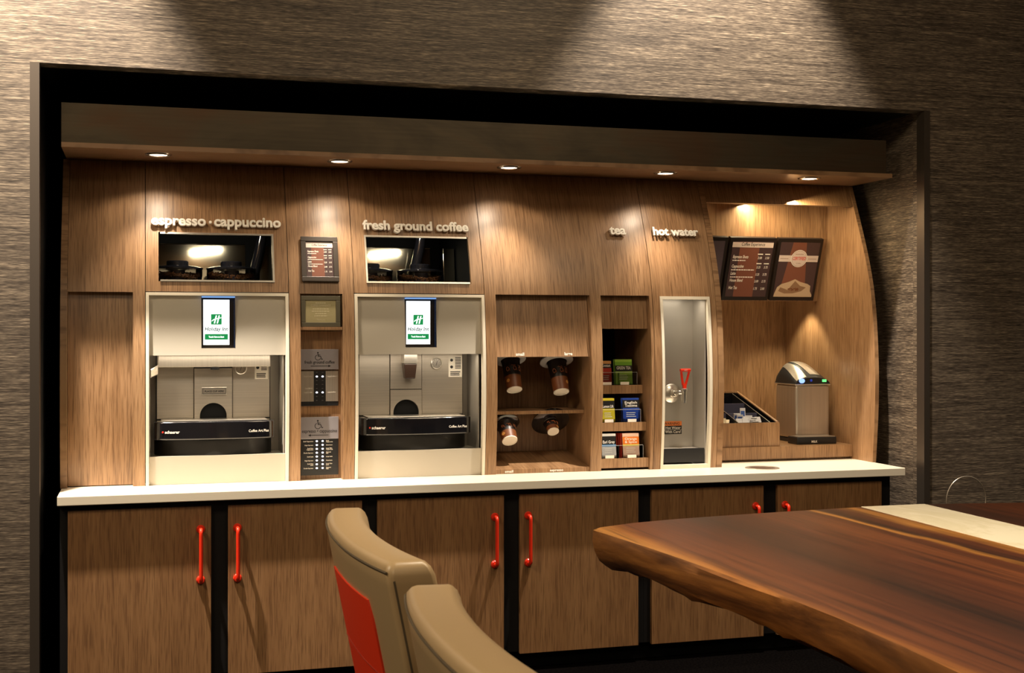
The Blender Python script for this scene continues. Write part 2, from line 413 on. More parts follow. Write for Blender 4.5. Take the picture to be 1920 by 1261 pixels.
for x, lb in zip(LX, LL):
    t = thing('downlight', lb, 'light', (x, .246, CZ), 'canopy downlights')
    b = BM(); lathe(b, (x, .246, CZ), (0, 0, -1), [(.040, .0), (.060, .0), (.058, .004), (.044, .006), (.040, .003)], 36, False); obj('trim_ring', b, 'chrome', t, smooth=True)
    b = BM(); lathe(b, (x, .246, CZ), (0, 0, -1), [(.040, .0004), (.040, .0022)], 32); obj('lens', b, 'lamp', t)

# ================================================================== bowed joinery
ZTOP = 2.3965
Z1 = 1.778                                # common rail line above the appliance openings
G = .0015                                 # shadow gap between neighbours
YB = 1.27
S = dict(a=-.352, b=.0125, c=.657, d=.964, e=1.604, f=2.485, g=2.865, h=3.766)
# --- left end cabinet
t = thing('oak_cabinet', 'tall oak end cabinet with a recessed lower panel, at the left of the counter', 'cabinet', (-.17, .6, ZT))
b = BM(); side_sheet(b, S['a'], -.3235, ZT, ZTOP, YB, off=-.004); obj('end_panel', b, 'sidewood', t)
b = BM(); grid_panel(b, [-.3215, S['b']-G], ZT, ZTOP, holes=[(-.3215, -.042, ZT, Z1)]); obj('front_panel', b, 'wood', t, smooth=True)
b = BM(); grid_panel(b, [-.3215, -.042], ZT+.004, Z1+.03, off=.045); obj('recessed_panel', b, 'wood', t, smooth=True)

def appliance_bay(x0, x1, label, win):
    """oak front with a glazed window above and a cream appliance niche below"""
    t = thing('appliance_cabinet', label, 'cabinet', ((x0+x1)/2, .6, ZT), 'appliance cabinets')
    wx0, wx1, wz0, wz1 = win
    b = BM(); grid_panel(b, [x0+G, x1-G], Z1+.004, ZTOP, holes=[(wx0, wx1, wz0, wz1)]); obj('front_panel', b, 'wood', t, smooth=True)
    # window
    b = BM(); w = .008
    grid_panel(b, [wx0, wx1], wz0, wz1, holes=[(wx0+w, wx1-w, wz0+w, wz1-w)], off=-.006, thick=.036, n=8)
    f = obj('window_frame', b, 'alu', t)
    b = BM(); grid_panel(b, [wx0+w+.0005, wx1-w-.0005], wz0+w+.0005, wz1-w-.0005, off=.012, thick=.004, n=8); obj('window_glass', b, 'glass', f)
    b = BM(); lining(b, x0+.012, x1-.012, 1.80, 2.21, .50, 1.22, .004, bottom=False); obj('hopper_chamber', b, 'black', t)
    # appliance niche
    b = BM(); grid_panel(b, [x0+G, x1-G], ZT, Z1, holes=[(x0+.0155, x1-.0155, ZT-.01, Z1-.0135)], off=-.004, thick=.04); obj('niche_frame', b, 'frame_white', t, smooth=True)
    i0, i1 = x0+.0165, x1-.0165
    zf = 1.490
    b = BM(); grid_panel(b, [i0, i1], zf, Z1-.0145, holes=[(x0+.247, x0+.400, 1.522, 1.7635)], off=.022, thick=.02); obj('fascia_panel', b, 'white', t, smooth=True)
    b = BM(); grid_panel(b, [i0, i1], ZT+.001, 1.030, off=.014, thick=.02, n=6); obj('apron', b, 'white', t, smooth=True)
    b = BM(); box(b, i0+.006, i1-.006, .327, .935, 1.010, 1.024); obj('deck', b, 'white', t)
    for p_, q_, r_, u_ in ((i0, i0+.005, i0+.0055, x0+.047), (i1-.005, i1, x0+.577, i1-.0055)):
        b = BM(); box(b, p_, q_, .335, .58, 1.0, Z1-.015); box(b, min(r_, q_), max(u_, p_), .56, .566, 1.025, 1.75); obj('niche_lining', b, 'lining', t)
    return t
def win_from(lt, rb):
    x0, z1 = pf(*lt); x1, z0 = pf(*rb); return (x0, x1, z0, z1)
W1 = win_from((297, 434.5), (515, 529)); W2 = win_from((682, 440.5), (884, 532))
appliance_bay(S['b'], S['c'], 'oak cabinet with a glazed hopper window and cream niche, under the espresso cappuccino lettering', W1)
appliance_bay(S['d'], S['e'], 'oak cabinet with a glazed hopper window and cream niche, under the fresh ground coffee lettering', W2)

def touchscreen(x0, label):
    a0, a1, z0, z1 = x0+.2485, x0+.3985, 1.5235, 1.762
    y = .322
    t = thing('touchscreen', label, 'screen', ((a0+a1)/2, y, z0), 'coffee machine touchscreens')
    b = BM(); f = front(0, y, 0)
    fbox(b, f, a0, a1, z0, z1, -.012, 0); obj('housing', b, 'bezel', t)
    b = BM(); fbox(b, f, a0+.0005, a1-.0005, z1-.0065, z1-.0005, .0005, .030); obj('glow_edge', b, 'scredge', t)  # screen's blue glow on the recess top, put in as emission
    b = BM(); fbox(b, f, a1-.004, a1-.0005, z0+.001, z1-.007, .0005, .030); obj('side_reveal', b, 'navy', t)
    b = BM(); sx0, sx1, sz0, sz1 = a0+.008, a1-.024, z0+.014, z1-.016
    fbox(b, f, sx0, sx1, sz0, sz1, .0002, .0015); d = obj('display', b, 'scr', t)
    cx = (sx0+sx1)/2
    q = .024; cy = sz0+.118
    b = BM(); fbox(b, f, cx-q, cx+q, cy-q, cy+q, .0016, .0022); obj('logo', b, 'green', d)
    b = BM()
    fpoly(b, f, [(cx-.012, cy-.019), (cx-.006, cy-.019), (cx+.003, cy+.018), (cx-.003, cy+.018)], .0022, .0026)
    fpoly(b, f, [(cx+.001, cy-.019), (cx+.007, cy-.019), (cx+.016, cy+.018), (cx+.010, cy+.018)], .0022, .0026)
    fpoly(b, f, [(cx-.021, cy-.010), (cx-.010, cy-.003), (cx+.004, cy+.001), (cx+.022, cy+.006), (cx+.022, cy+.009), (cx+.002, cy+.005), (cx-.012, cy+.001), (cx-.021, cy-.006)], .0026, .0029)
    obj('logo_letter', b, 'scr', d)
    b = BM(); ftext(b, f, 'Holiday Inn', cx, sz0+.065, width=.104, size=.026, d=.0018, bold=.022, slant=.18); obj('lettering', b, pbr('dark_green_print', (.002, .10, .05), .4), d)
    b = BM(); fbox(b, f, sx0+.007, sx1-.007, sz0+.024, sz0+.050, .0016, .0022); s = obj('start_button', b, 'green', d)
    b = BM(); ftext(b, f, 'Touch Here to Start', cx, sz0+.033, width=.07, size=.012, d=.0026, bold=.03); obj('start_lettering', b, 'scr', d)
touchscreen(S['b'], 'lit touchscreen set in the cream fascia above the espresso machine')
touchscreen(S['d'], 'lit touchscreen set in the cream fascia above the fresh ground coffee machine')

# ------------------------------------------------------------------ coffee machines
def dome_tray(bm, x0, x1, yback, yfront, bow, z0, z1, n=28, ex=2.4):
    pts = [(x0, yback, z0)]
    for k in range(n+1):
        q = k/n; x = x0+(x1-x0)*q; e = abs(2*q-1)
        pts.append((x, yfront - bow*(1-e**ex) + (.018*(max(0, e-.94)/.06)**2), z0))
    pts.append((x1, yback, z0)); poly_extrude(bm, pts, (0, 0, z1-z0))
def coffee_machine(x0, kind, label):
    t = thing('coffee_machine', label, 'coffee machine', (x0+.31, .6, 1.024), 'built-in coffee machines')
    m0, m1 = x0+.052, x0+.572          # steel front
    yf = .475
    c0, c1 = (x0+.222, x0+.396) if kind == 0 else (x0+.206, x0+.362)
    b = BM(); box(b, m0-.004, m1+.004, yf+.004, .93, 1.03, 1.832); obj('body', b, 'plastic', t)
    b = BM(); box(b, m0, c0-.003, yf-.006, yf+.003, 1.188, 1.60); obj('front_plate', b, 'steel', t, bevel=.002)
    b = BM(); box(b, c1+.003, m1, yf-.006, yf+.003, 1.188, 1.60); obj('front_plate', b, 'steel', t, bevel=.002)
    ccx = (c0+c1)/2; r = .062 if kind == 0 else .064
    zt = 1.425 if kind == 0 else 1.312
    # centre plate with the half-round cut out
    b = BM(); pts = [(c0, 1.188), (ccx-r, 1.188)] + [(ccx - r*math.cos(PI*k/20), 1.200 + r*math.sin(PI*k/20)) for k in range(21)] + [(ccx+r, 1.188), (c1, 1.188), (c1, zt), (c0, zt)]
    fpoly(b, front(0, yf-.016, 0), pts, -.016, 0); obj('centre_plate', b, 'steel', t)
    b = BM(); fpoly(b, front(0, yf-.003, 0), [(ccx-r+.001, 1.188)] + [(ccx - (r-.001)*math.cos(PI*k/20), 1.200 + (r-.001)*math.sin(PI*k/20)) for k in range(21)] + [(ccx+r-.001, 1.188)], -.002, 0); obj('cup_sensor_arch', b, 'black', t)
    if kind == 0:
        b = BM(); box(b, m0+.004, m1-.002, .400, yf-.018, 1.433, 1.60); obj('spout_bar', b, 'steelv', t, bevel=.004)
        b = BM(); lathe(b, (x0+.315, .42, 1.4325), (0, 0, -1), [(.022, 0), (.020, .012)], 24); obj('outlet', b, 'plastic', t)
        b = BM(); f = front(ccx+.004, yf-.017, 1.318); fbox(b, f, -.058, .058, -.018, .018, 0, .004); p = obj('cup_plate', b, 'alu', t, bevel=.003)
        b = BM(); fring(b, f, -.053, .053, -.0135, .0135, .0015, .0041, .0046); ftext(b, f, 'PLACE CUP HERE', 0, -.005, width=.088, d=.0045, bold=.03); obj('lettering', b, 'blackprint', p)
        # milk nozzle at the left
        b = BM(); hexa(b, [(x0+.0225, .37, 1.385), (x0+.058, .40, 1.40), (x0+.058, .45, 1.40), (x0+.0225, .45, 1.385), (x0+.0225, .37, 1.425), (x0+.058, .40, 1.447), (x0+.058, .45, 1.447), (x0+.0225, .45, 1.425)]); obj('milk_nozzle', b, 'chrome', t, bevel=.004)
        gx, gz = x0+.437, 1.424
    else:
        b = BM(); box(b, c0, c1, yf-.012, yf+.003, 1.316, 1.60); obj('upper_centre_plate', b, 'steel', t)
        sx = ccx+.010
        b = BM(); box(b, sx-.034, sx+.034, .395, yf-.013, 1.442, 1.60); s = obj('spout', b, 'alu', t, bevel=.004)
        b = BM(); hexa(b, [(sx-.025, .405, 1.368), (sx+.025, .405, 1.368), (sx+.025, .45, 1.368), (sx-.025, .45, 1.368), (sx-.032, .398, 1.4415), (sx+.032, .398, 1.4415), (sx+.032, .46, 1.4415), (sx-.032, .46, 1.4415)]); obj('spout_tip', b, pbr('brown_plastic', (.035, .018, .012), .4), s, bevel=.004)
        gx, gz = at(818.5, 681, yf-.01)
    f = front(gx, yf-.0062, gz)
    b = BM(); lathe(b, (gx, yf-.0062, gz), (0, -1, 0), [(.029, 0), (.029, .006), (.025, .008), (.0235, .005)], 32, False); fdisc(b, f, 0, 0, .024, .0001, .003); g = obj('pressure_gauge', b, 'alu', t, smooth=True)
    b = BM()
    for k in range(9):
        q = math.radians(225-33.75*k); fstroke(b, f, [(.016*math.cos(q), .016*math.sin(q)), (.0205*math.cos(q), .0205*math.sin(q))], .0012, .0031, .0036)
    fstroke(b, f, [(-.002, -.010), (.004, .013)], .0018, .0031, .0038); obj('gauge_marks', b, 'blackprint', g)
    # certification sticker
    if kind == 0: sx0, sx1, sz0, sz1 = *at(477.5, 713, yf)[:1], at(502, 713, yf)[0], 1.372, 1.440
    else: sx0, sx1, sz0, sz1 = at(840.5, 700, yf)[0], at(865.5, 700, yf)[0], 1.372, 1.475
    f = front((sx0+sx1)/2, yf-.0062, 0); hw = (sx1-sx0)/2
    b = BM(); fbox(b, f, -hw, hw, sz0, sz1, 0, .0008); s = obj('sticker', b, 'cupwhite', t)
    b = BM(); z = sz0+.008
    while z < sz0+.030: fbox(b, f, -hw*.75, hw*.75*(.8+.2*random.random()), z, z+.0042, .0009, .0012); z += .0078
    z = sz0+.042
    while z < sz1-.006:
        fbox(b, f, -.001, hw*.85, z, z+.004, .0009, .0012)
        z += .0075
    for zz in ([sz0+.055] if kind == 0 else [sz0+.050, sz0+.084]):
        fdisc(b, f, -hw*.55, zz, .0075, .0009, .0012, 16)
    obj('sticker_print', b, 'blackprint', s)
    # drip tray
    b = BM(); dome_tray(b, x0+.037, x0+.580, yf-.018, .312, .030, 1.103, 1.186); tr = obj('drip_tray', b, 'gloss', t, bevel=.006, seg=3, smooth=True)
    b = BM(); box(b, x0+.07, x0+.548, .315, yf-.02, 1.1865, 1.190); obj('drip_grate', b, 'alu', tr, bevel=.001)
    def tray_frame(x):                       # frame lying on the bowed tray front at x
        yy = lambda q: .312 - .030*(1-abs(2*(q-x0-.037)/.543-1)**2.4)
        return Fr((x, yy(x), 1.134), (.02, yy(x+.01)-yy(x-.01), 0), (0, 0, 1))
    b = BM(); f = tray_frame(x0+.112)
    ftext(b, f, 'schaerer', .006, 0, width=.066, d=.0022, bold=.03); obj('tray_lettering', b, 'letterside', tr)
    b = BM(); fdisc(b, f, -.036, .0065, .0042, .0010, .0030); obj('red_mark', b, 'redprint', tr)
    b = BM(); ftext(b, tray_frame(x0+.506), 'Coffee Art Plus', 0, 0, width=.094, size=.0165, d=.0022, bold=.02); obj('model_lettering', b, 'letterside', tr)
    b = BM(); dome_tray(b, x0+.040, x0+.577, yf-.006, .425, .130, 1.026, 1.1025, ex=2.0); obj('base', b, pbr('dark_base', (.018, .017, .016), .35), t, bevel=.004, smooth=True)
    # hoppers seen through the window
    for k, hx in enumerate((x0+.150, x0+.405) if kind == 0 else (x0+.135, x0+.395)):
        hy = .66
        b = BM(); lathe(b, (hx, hy, 1.8335), (0, 0, 1), [(.112, 0), (.118, .040), (.118, .066), (.108, .073), (.06, .082)], 40, False); h = obj('bean_hopper', b, 'hopper', t, smooth=True)
        b = BM(); lathe(b, (hx, hy, 1.8335), (0, 0, 1), [(.1205, .066), (.1205, .073), (.095, .080), (.060, .085), (.052, .086), (.052, .103), (.048, .107)], 40); obj('hopper_lid', b, 'gloss', h, smooth=True)
        b = BM(); lathe(b, (hx, hy-.03, 1.8345), (0, 0, 1), [(.036, 0), (.036, .060)], 24); obj('hopper_core', b, pbr('violet_grey_plastic', (.10, .095, .13), .15), h, smooth=True)
        b = BM()
        for i in range(420):
            q = random.random()*2*PI; rr = .108*math.sqrt(random.random())
            zz = 1.856 + .018*random.random() + (.010*math.sin(q*2+k)+.006)*(rr/.108)
            mt = Matrix.Translation((hx+rr*math.cos(q), hy+rr*math.sin(q), zz)) @ Matrix.Rotation(random.random()*6, 4, 'Z') @ Matrix.Rotation(random.random()*3, 4, 'X') @ Matrix.Diagonal((.0068, .0047, .0038, 1))
            bmesh.ops.create_icosphere(b, subdivisions=1, radius=1, matrix=mt)
        bb = obj('coffee_beans', b, 'bean', h, smooth=True); bb['kind'] = 'stuff'
    # bright sheet-metal splash behind the hoppers and the feed chute
    b = BM()
    hexa(b, [(x0+.02, .80, 1.8335), (x0+.485, .80, 1.8335), (x0+.485, .804, 1.8335), (x0+.02, .804, 1.8335), (x0+.02, .83, 2.034), (x0+.485, .83, 2.034), (x0+.485, .834, 2.034), (x0+.02, .834, 2.034)])
    hexa(b, [(x0+.555, .80, 1.8335), (x0+.615, .80, 1.8335), (x0+.615, .804, 1.8335), (x0+.555, .804, 1.8335), (x0+.555, .83, 2.034), (x0+.615, .83, 2.034), (x0+.615, .834, 2.034), (x0+.555, .834, 2.034)])
    tube(b, [(x0+.02, .829, 2.034), (x0+.485, .829, 2.034)], .0035, 8)
    obj('splash_plate', b, pbr('polished_sheet', (.22, .20, .15), .12, 1), t, bevel=.001)
    cx = x0+.52 if kind == 0 else x0+.375
    b = BM(); tube(b, [(cx+.055-.03*q*q-.02*q, .74, 2.20-.30*q) for q in [k/10 for k in range(11)]] + [(cx, .74, 1.834)], .026, 14); obj('feed_chute', b, 'gloss', t, smooth=True)
coffee_machine(S['b'], 0, 'built-in steel coffee machine with glossy black drip tray, in the espresso and cappuccino niche')
coffee_machine(S['d'], 1, 'built-in steel coffee machine with a centre spout and gauge, in the fresh ground coffee niche')

# ------------------------------------------------------------------ control column between the machines
xa, xb = S['c'], S['d']
hx0, hx1 = .7095, .9085
t = thing('oak_cabinet', 'narrow oak column between the two coffee machines, holding the framed menu and push buttons', 'cabinet', ((xa+xb)/2, .6, ZT))
b = BM(); grid_panel(b, [xa+G, xb-G], ZT, ZTOP, holes=[(hx0, hx1, ZT, 1.777)]); obj('front_panel', b, 'wood', t, smooth=True)
for p_, q_ in ((xa+.002, hx0), (hx1, xb-.002)):
    b = BM(); box(b, p_, q_, .31, .60, ZT, 1.77); obj('inner_side', b, 'sidewood', t)
b = BM(); box(b, hx0+.0005, hx1-.0005, .352, .372, ZT, 1.60); box(b, hx0+.0005, hx1-.0005, .352, .372, 1.602, 1.80); obj('back_board', b, 'wood', t)
zl0, zl1 = 1.606, 1.620
b = BM(); box(b, hx0+.001, hx1-.001, .285, .351, zl0, zl1); obj('ledge', b, 'wood', t, bevel=.001)

def stroke_wheelchair(b, f, cx, cy, s):
    fdisc(b, f, cx-.10*s, cy+.40*s, .085*s, .0006, .001, 16)
    fstroke(b, f, [(cx-.10*s, cy+.28*s), (cx-.06*s, cy-.02*s), (cx+.20*s, cy-.02*s), (cx+.34*s, cy-.36*s), (cx+.44*s, cy-.33*s)], .075*s, .0006, .001)
    fstroke(b, f, [(cx-.08*s, cy+.14*s), (cx+.16*s, cy+.14*s)], .06*s, .0006, .001)
    fstroke(b, f, [(cx-.10*s+.30*s*math.cos(q), cy-.16*s+.30*s*math.sin(q)) for q in [math.radians(115+25*k) for k in range(10)]], .06*s, .0006, .001)
# menu on the column front
(x0, z1), (x1, z0) = pf(562.5, 444), pf(635.5, 530)
zc = (z0+z1)/2; fr = onpanel((x0+x1)/2, zc, -.001); hw = (x1-x0)/2; hh = (z1-z0)/2*1.03
def menu_sheet(f, hw, hh, par, d=.004, hb=.165):
    b = BM(); fbox(b, f, -hw, hw, -hh, hh, d-.001, d); s = obj('menu_sheet', b, 'menudark', par)
    b = BM(); fbox(b, f, -hw*.62, hw*.34, -hh, hh*.985, d+.0002, d+.0006); obj('brown_band', b, 'menubrown', s)
    b = BM(); fbox(b, f, -hw, hw, hh-hb*2*hh, hh*.97, d+.0008, d+.0012); obj('banner', b, 'menupale', s)
    b = BM(); ftext(b, f, 'Coffee Experience', 0, hh-hb*2*hh*.72, width=hw*1.15, size=hh*.17, d=d+.0014, bold=.012, slant=.1); obj('banner_lettering', b, 'blackprint', s)
    b = BM()
    rows = [('Espresso Shots', .40, ('2.00', '3.50')), ('Cappuccino', .06, ('3.25', '3.75')), ('Latte', -.20, ('3.25', '3.75')), ('House Blend', -.45, ('2.00', '2.75')), ('Hot Tea', -.72, ('1.75', '2.00'))]
    for k, (n, y, ps) in enumerate(rows):
        ftext(b, f, n, -hw*.90, hh*y, size=hh*.155, sx=.62, align='l', d=d+.0014, bold=.02, slant=.12)
        for q, p in enumerate(ps): ftext(b, f, p, hw*(.42+.36*q), hh*(y-.02), size=hh*.12, sx=.75, d=d+.0014, bold=.015, slant=.12)
        if k in (0, 1, 2):
            xx = -hw*.90; end = -hw*(.25 if k == 0 else -.22)
            while xx < end:
                w = hw*(.05+.08*random.random()); fbox(b, f, xx, min(xx+w, end), hh*(y-.10), hh*(y-.065), d+.0012, d+.0014); xx += w+hw*.02
        if k in (0, 1):
            for q in (0, 1): fbox(b, f, hw*(.42+.36*q-.12), hw*(.42+.36*q+.13), hh*(y+.135), hh*(y+.17), d+.0012, d+.0014)
    obj('menu_lettering', b, 'letterside', s)
    return s
t = thing('framed_menu', 'framed coffee price menu hanging on the oak column between the coffee machines', 'menu', fr.p(0, -hh), 'price menus')
b = BM(); fring(b, fr, -hw, hw, -hh, hh, .024, .0015, .014); obj('frame', b, 'frameb', t, bevel=.002)
menu_sheet(fr, hw-.0245, hh-.0245, t, .0065)
# notice on the ledge
f = Fr((.8065, .300, zl1+.0005), (1, 0, 0), (0, .05, 1))
t = thing('framed_notice', 'small olive framed notice card standing on the ledge under the framed menu', 'notice', f.o)
b = BM(); fring(b, f, -.0925, .0925, 0, .146, .021, .0, .010); obj('frame', b, 'framegr', t, bevel=.002)
b = BM(); fbox(b, f, -.0712, .0712, .0215, .1245, .002, .005); c = obj('card', b, 'notice', t)
b = BM(); ftext(b, f, 'COFFEE EXPERIENCE', 0, .096, width=.092, size=.014, d=.0054, bold=.0)
for z, w in ((.111, .048), (.083, .076), (.072, .084), (.061, .052), (.050, .060)):
    xx = -w/2
    while xx < w/2:
        q = .005+.009*random.random(); fbox(b, f, xx, min(xx+q, w/2), z, z+.0035, .0051, .0054); xx += q+.002
ftext(b, f, 'Thank you', 0, .031, width=.040, d=.0054, bold=.0, slant=.2); obj('lettering', b, pbr('pale_print', (.66, .60, .40), .5), c)

def access_sign(v0, v1, word, arrow, label):
    x0, z1 = at(563.3, v0, .34); x1, z0 = at(634.8, v1, .34)
    t = thing('access_sign', label, 'sign', ((x0+x1)/2, .345, z0), 'wheelchair access signs')
    f = front((x0+x1)/2, .340, (z0+z1)/2); hw, hh = (x1-x0)/2, (z1-z0)/2
    b = BM(); fbox(b, f, -hw, hw, -hh, hh, -.0115, 0); obj('plate', b, pbr('bluish_steel_plate', (.42, .40, .44), .3, .45), t, bevel=.001)
    b = BM(); stroke_wheelchair(b, f, -.004, hh*.32, hh*.86); obj('wheelchair_symbol', b, 'blackprint', t)
    b = BM(); ftext(b, f, word, 0, -hh*.42, width=hw*(1.58 if arrow > 0 else 1.84), size=hh*.44, d=.0006, bold=.012); obj('lettering', b, 'blackprint', t)
    b = BM(); y = -hh*.66; L = hw*.46
    fbox(b, f, -L, L, y-.0014, y+.0014, .0002, .0008); fpoly(b, f, [(arrow*L, y-.0055), (arrow*(L+.013), y), (arrow*L, y+.0055)], .0002, .0008); obj('arrow', b, 'blackprint', t)
access_sign(654.6, 692, 'fresh ground coffee', 1, 'steel wheelchair sign with an arrow pointing right, above the upper push-button panel')
access_sign(782, 821.5, 'espresso • cappuccino', -1, 'steel wheelchair sign with an arrow pointing left, above the lower push-button panel')
def button_panel(v0, v1, lit, label, dark):
    x0, z1 = at(564, v0, .342); x1, z0 = at(634.5, v1, .342)
    t = thing('button_panel', label, 'button panel', ((x0+x1)/2, .347, z0), 'push-button panels')
    f = front((x0+x1)/2, .342, z0); hw, H = (x1-x0)/2, z1-z0
    b = BM(); fbox(b, f, -hw, hw, 0, H, -.0095, 0); obj('plate', b, 'plastic', t, bevel=.001)
    if not dark:
        for s in (-1, 1):
            b = BM(); a = sorted((s*hw*.98, s*hw*.32)); fbox(b, f, a[0], a[1], H*.13, H*.99, .0, .002); obj('steel_cover', b, 'steelv', t)
    pit = H*(.86 if not dark else .80)/7.6; zt = H*(.95 if not dark else .93)
    rows = 8
    for r in range(rows):
        z = zt-r*pit
        for s in (-1, 1):
            b = BM(); on = r in lit
            fdisc(b, f, s*hw*.155, z, .0052 if on else .0042, .0, .003, 14, .0042 if on else .002); obj('button', b, 'led' if on else pbr_grey, t)
    b = BM()
    if dark:
        LW = ['Small Cappuccino', 'Single Espresso', 'Small Skim Cappuccino', 'Double Espresso', 'Small Latte', 'Single Espresso', 'Small Skim Latte', 'Double Espresso']
        RW = ['Large Cappuccino', 'Americano', 'Large Skim Cappuccino', 'Steamed Milk', 'Large Latte', 'Americano', 'Large Skim Latte', 'Steamed Skim']
        for r in range(8):
            z = zt-r*pit-.003
            for s, w in ((-1, LW[r]), (1, RW[r])):
                p = w.split(' ')
                lines = [w] if len(w) < 12 or len(p) < 2 else ([' '.join(p[:-1]), p[-1]] if s > 0 else ([w] if len(p) == 2 else [' '.join(p[:-1]), p[-1]]))
                for i, l in enumerate(lines):
                    ftext(b, f, l, s*hw*.34, z+(0 if len(lines) == 1 else .0028-.0062*i), size=.0078, sx=.85, align='l' if s > 0 else 'r', d=.0006, bold=.02)
    else:
        for z, s, w in ((zt-pit*1-.002, -1, 'Small Coffee'), (zt-pit*1-.002, 1, 'Large Coffee'), (zt-pit*4-.002, -1, 'Dark Blend'), (zt-pit*5-.002, -1, 'Small Coffee'), (zt-pit*5-.002, 1, 'Large Coffee')):
            ftext(b, f, w, s*hw*.40, z, size=.009, sx=.85, align='l' if s > 0 else 'r', d=.0026, bold=.01)
    obj('lettering', b, 'letterside', t)
pbr_grey = pbr('unlit_button', (.10, .095, .10), .4)
button_panel(695, 760, (1, 5), 'push-button panel with two steel covers and four lit buttons, under the right-pointing wheelchair sign', False)
button_panel(822.5, 889, range(8), 'black push-button panel with sixteen lit buttons, under the left-pointing wheelchair sign', True)

# ------------------------------------------------------------------ cup and tea cabinet
xa, xb = S['e'], S['f']
cx0, cx1, tx0, tx1 = 1.660, 2.148, 2.206, 2.468
t = thing('oak_cabinet', 'wide oak cabinet with a cup compartment on its left and tea shelves on its right', 'cabinet', ((xa+xb)/2, .6, ZT))
b = BM(); grid_panel(b, [xa+G, xb-G], ZT, ZTOP, holes=[(cx0, cx1, ZT, 1.780), (tx0, tx1, ZT, 1.780)]); obj('front_panel', b, 'wood', t, smooth=True)
for p_, q_ in ((cx0-.018, cx0-.0005), (cx1+.0005, cx1+.018), (tx0-.018, tx0-.0005), (tx1+.0005, tx1+.012)):
    b = BM(); side_sheet(b, p_, q_, ZT, 1.86, .80, off=.0205); obj('inner_side', b, 'sidewood', t)
b = BM(); hexa(b, [(cx0+.0005, .286, 1.474), (cx1-.0005, .286, 1.474), (cx1-.0005, .306, 1.474), (cx0+.0005, .306, 1.474), (cx0+.0005, .345, 1.80), (cx1-.0005, .345, 1.80), (cx1-.0005, .365, 1.80), (cx0+.0005, .365, 1.80)])
fl = obj('cup_flap', b, 'wood', t)
f = Fr((0, .286, 1.474), (1, 0, 0), (0, .059, .326))
b = BM(); ftext(b, f, 'small', at(974.8, 664.5, .29)[0], .006, width=.043, d=.001, bold=.03); obj('size_lettering', b, 'letterside', fl)
b = BM(); ftext(b, f, 'large', at(1065.6, 663, .29)[0], .007, width=.042, d=.001, bold=.03); obj('size_lettering', b, 'letterside', fl)
b = BM(); box(b, cx0, cx1, .66, .672, ZT, 1.86); obj('back_board', b, 'wood', t)
zs1 = at(932, 771, .38)[1]
b = BM(); box(b, cx0, cx1, .38, .659, zs1-.016, zs1); obj('shelf', b, 'wood', t, bevel=.001)
b = BM(); hexa(b, [(cx0, .30, ZT+.0005), (cx1, .30, ZT+.0005), (cx1, .659, ZT+.0005), (cx0, .659, ZT+.0005), (cx0, .30, ZT+.022), (cx1, .30, ZT+.022), (cx1, .659, ZT+.075), (cx0, .659, ZT+.075)]); lo = obj('bottom_board', b, 'wood', t)
f = front(0, .2995, ZT)
b = BM(); ftext(b, f, 'small', at(954.5, 880, .30)[0], .006, width=.043, size=.017, d=.0006, bold=.03); obj('size_lettering', b, 'letterside', lo)
b = BM(); ftext(b, f, 'espresso', at(1043.5, 878, .30)[0], .006, width=.070, size=.017, d=.0006, bold=.03); obj('size_lettering', b, 'letterside', lo)
# tea side
zh = at(1127, 616, .33)[1]
b = BM(); grid_panel(b, [tx0+.0005, tx1-.0005], zh, 1.80, off=.040, thick=.02, n=6); obj('tea_header', b, 'wood', t)
b = BM(); lining(b, tx0+.0005, tx1-.0005, ZT+.002, 1.86, .40, .79, .003, left=False, right=False); obj('tea_compartment', b, 'black', t)
SH = []
for k, (yy, va, vb) in enumerate(((.385, 722.5, 737.8), (.335, 792.5, 808), (.302, 860, 877))):
    zt_, zb_ = at(1150, va, yy)[1], at(1150, vb, yy)[1]
    b = BM(); box(b, tx0+.001, tx1-.001, yy, yy+.016, zb_, zt_+.002); box(b, tx0+.001, tx1-.001, yy+.016, .64, zt_-.012, zt_); obj('tea_shelf', b, 'wood', t)
    SH.append((yy, zt_))

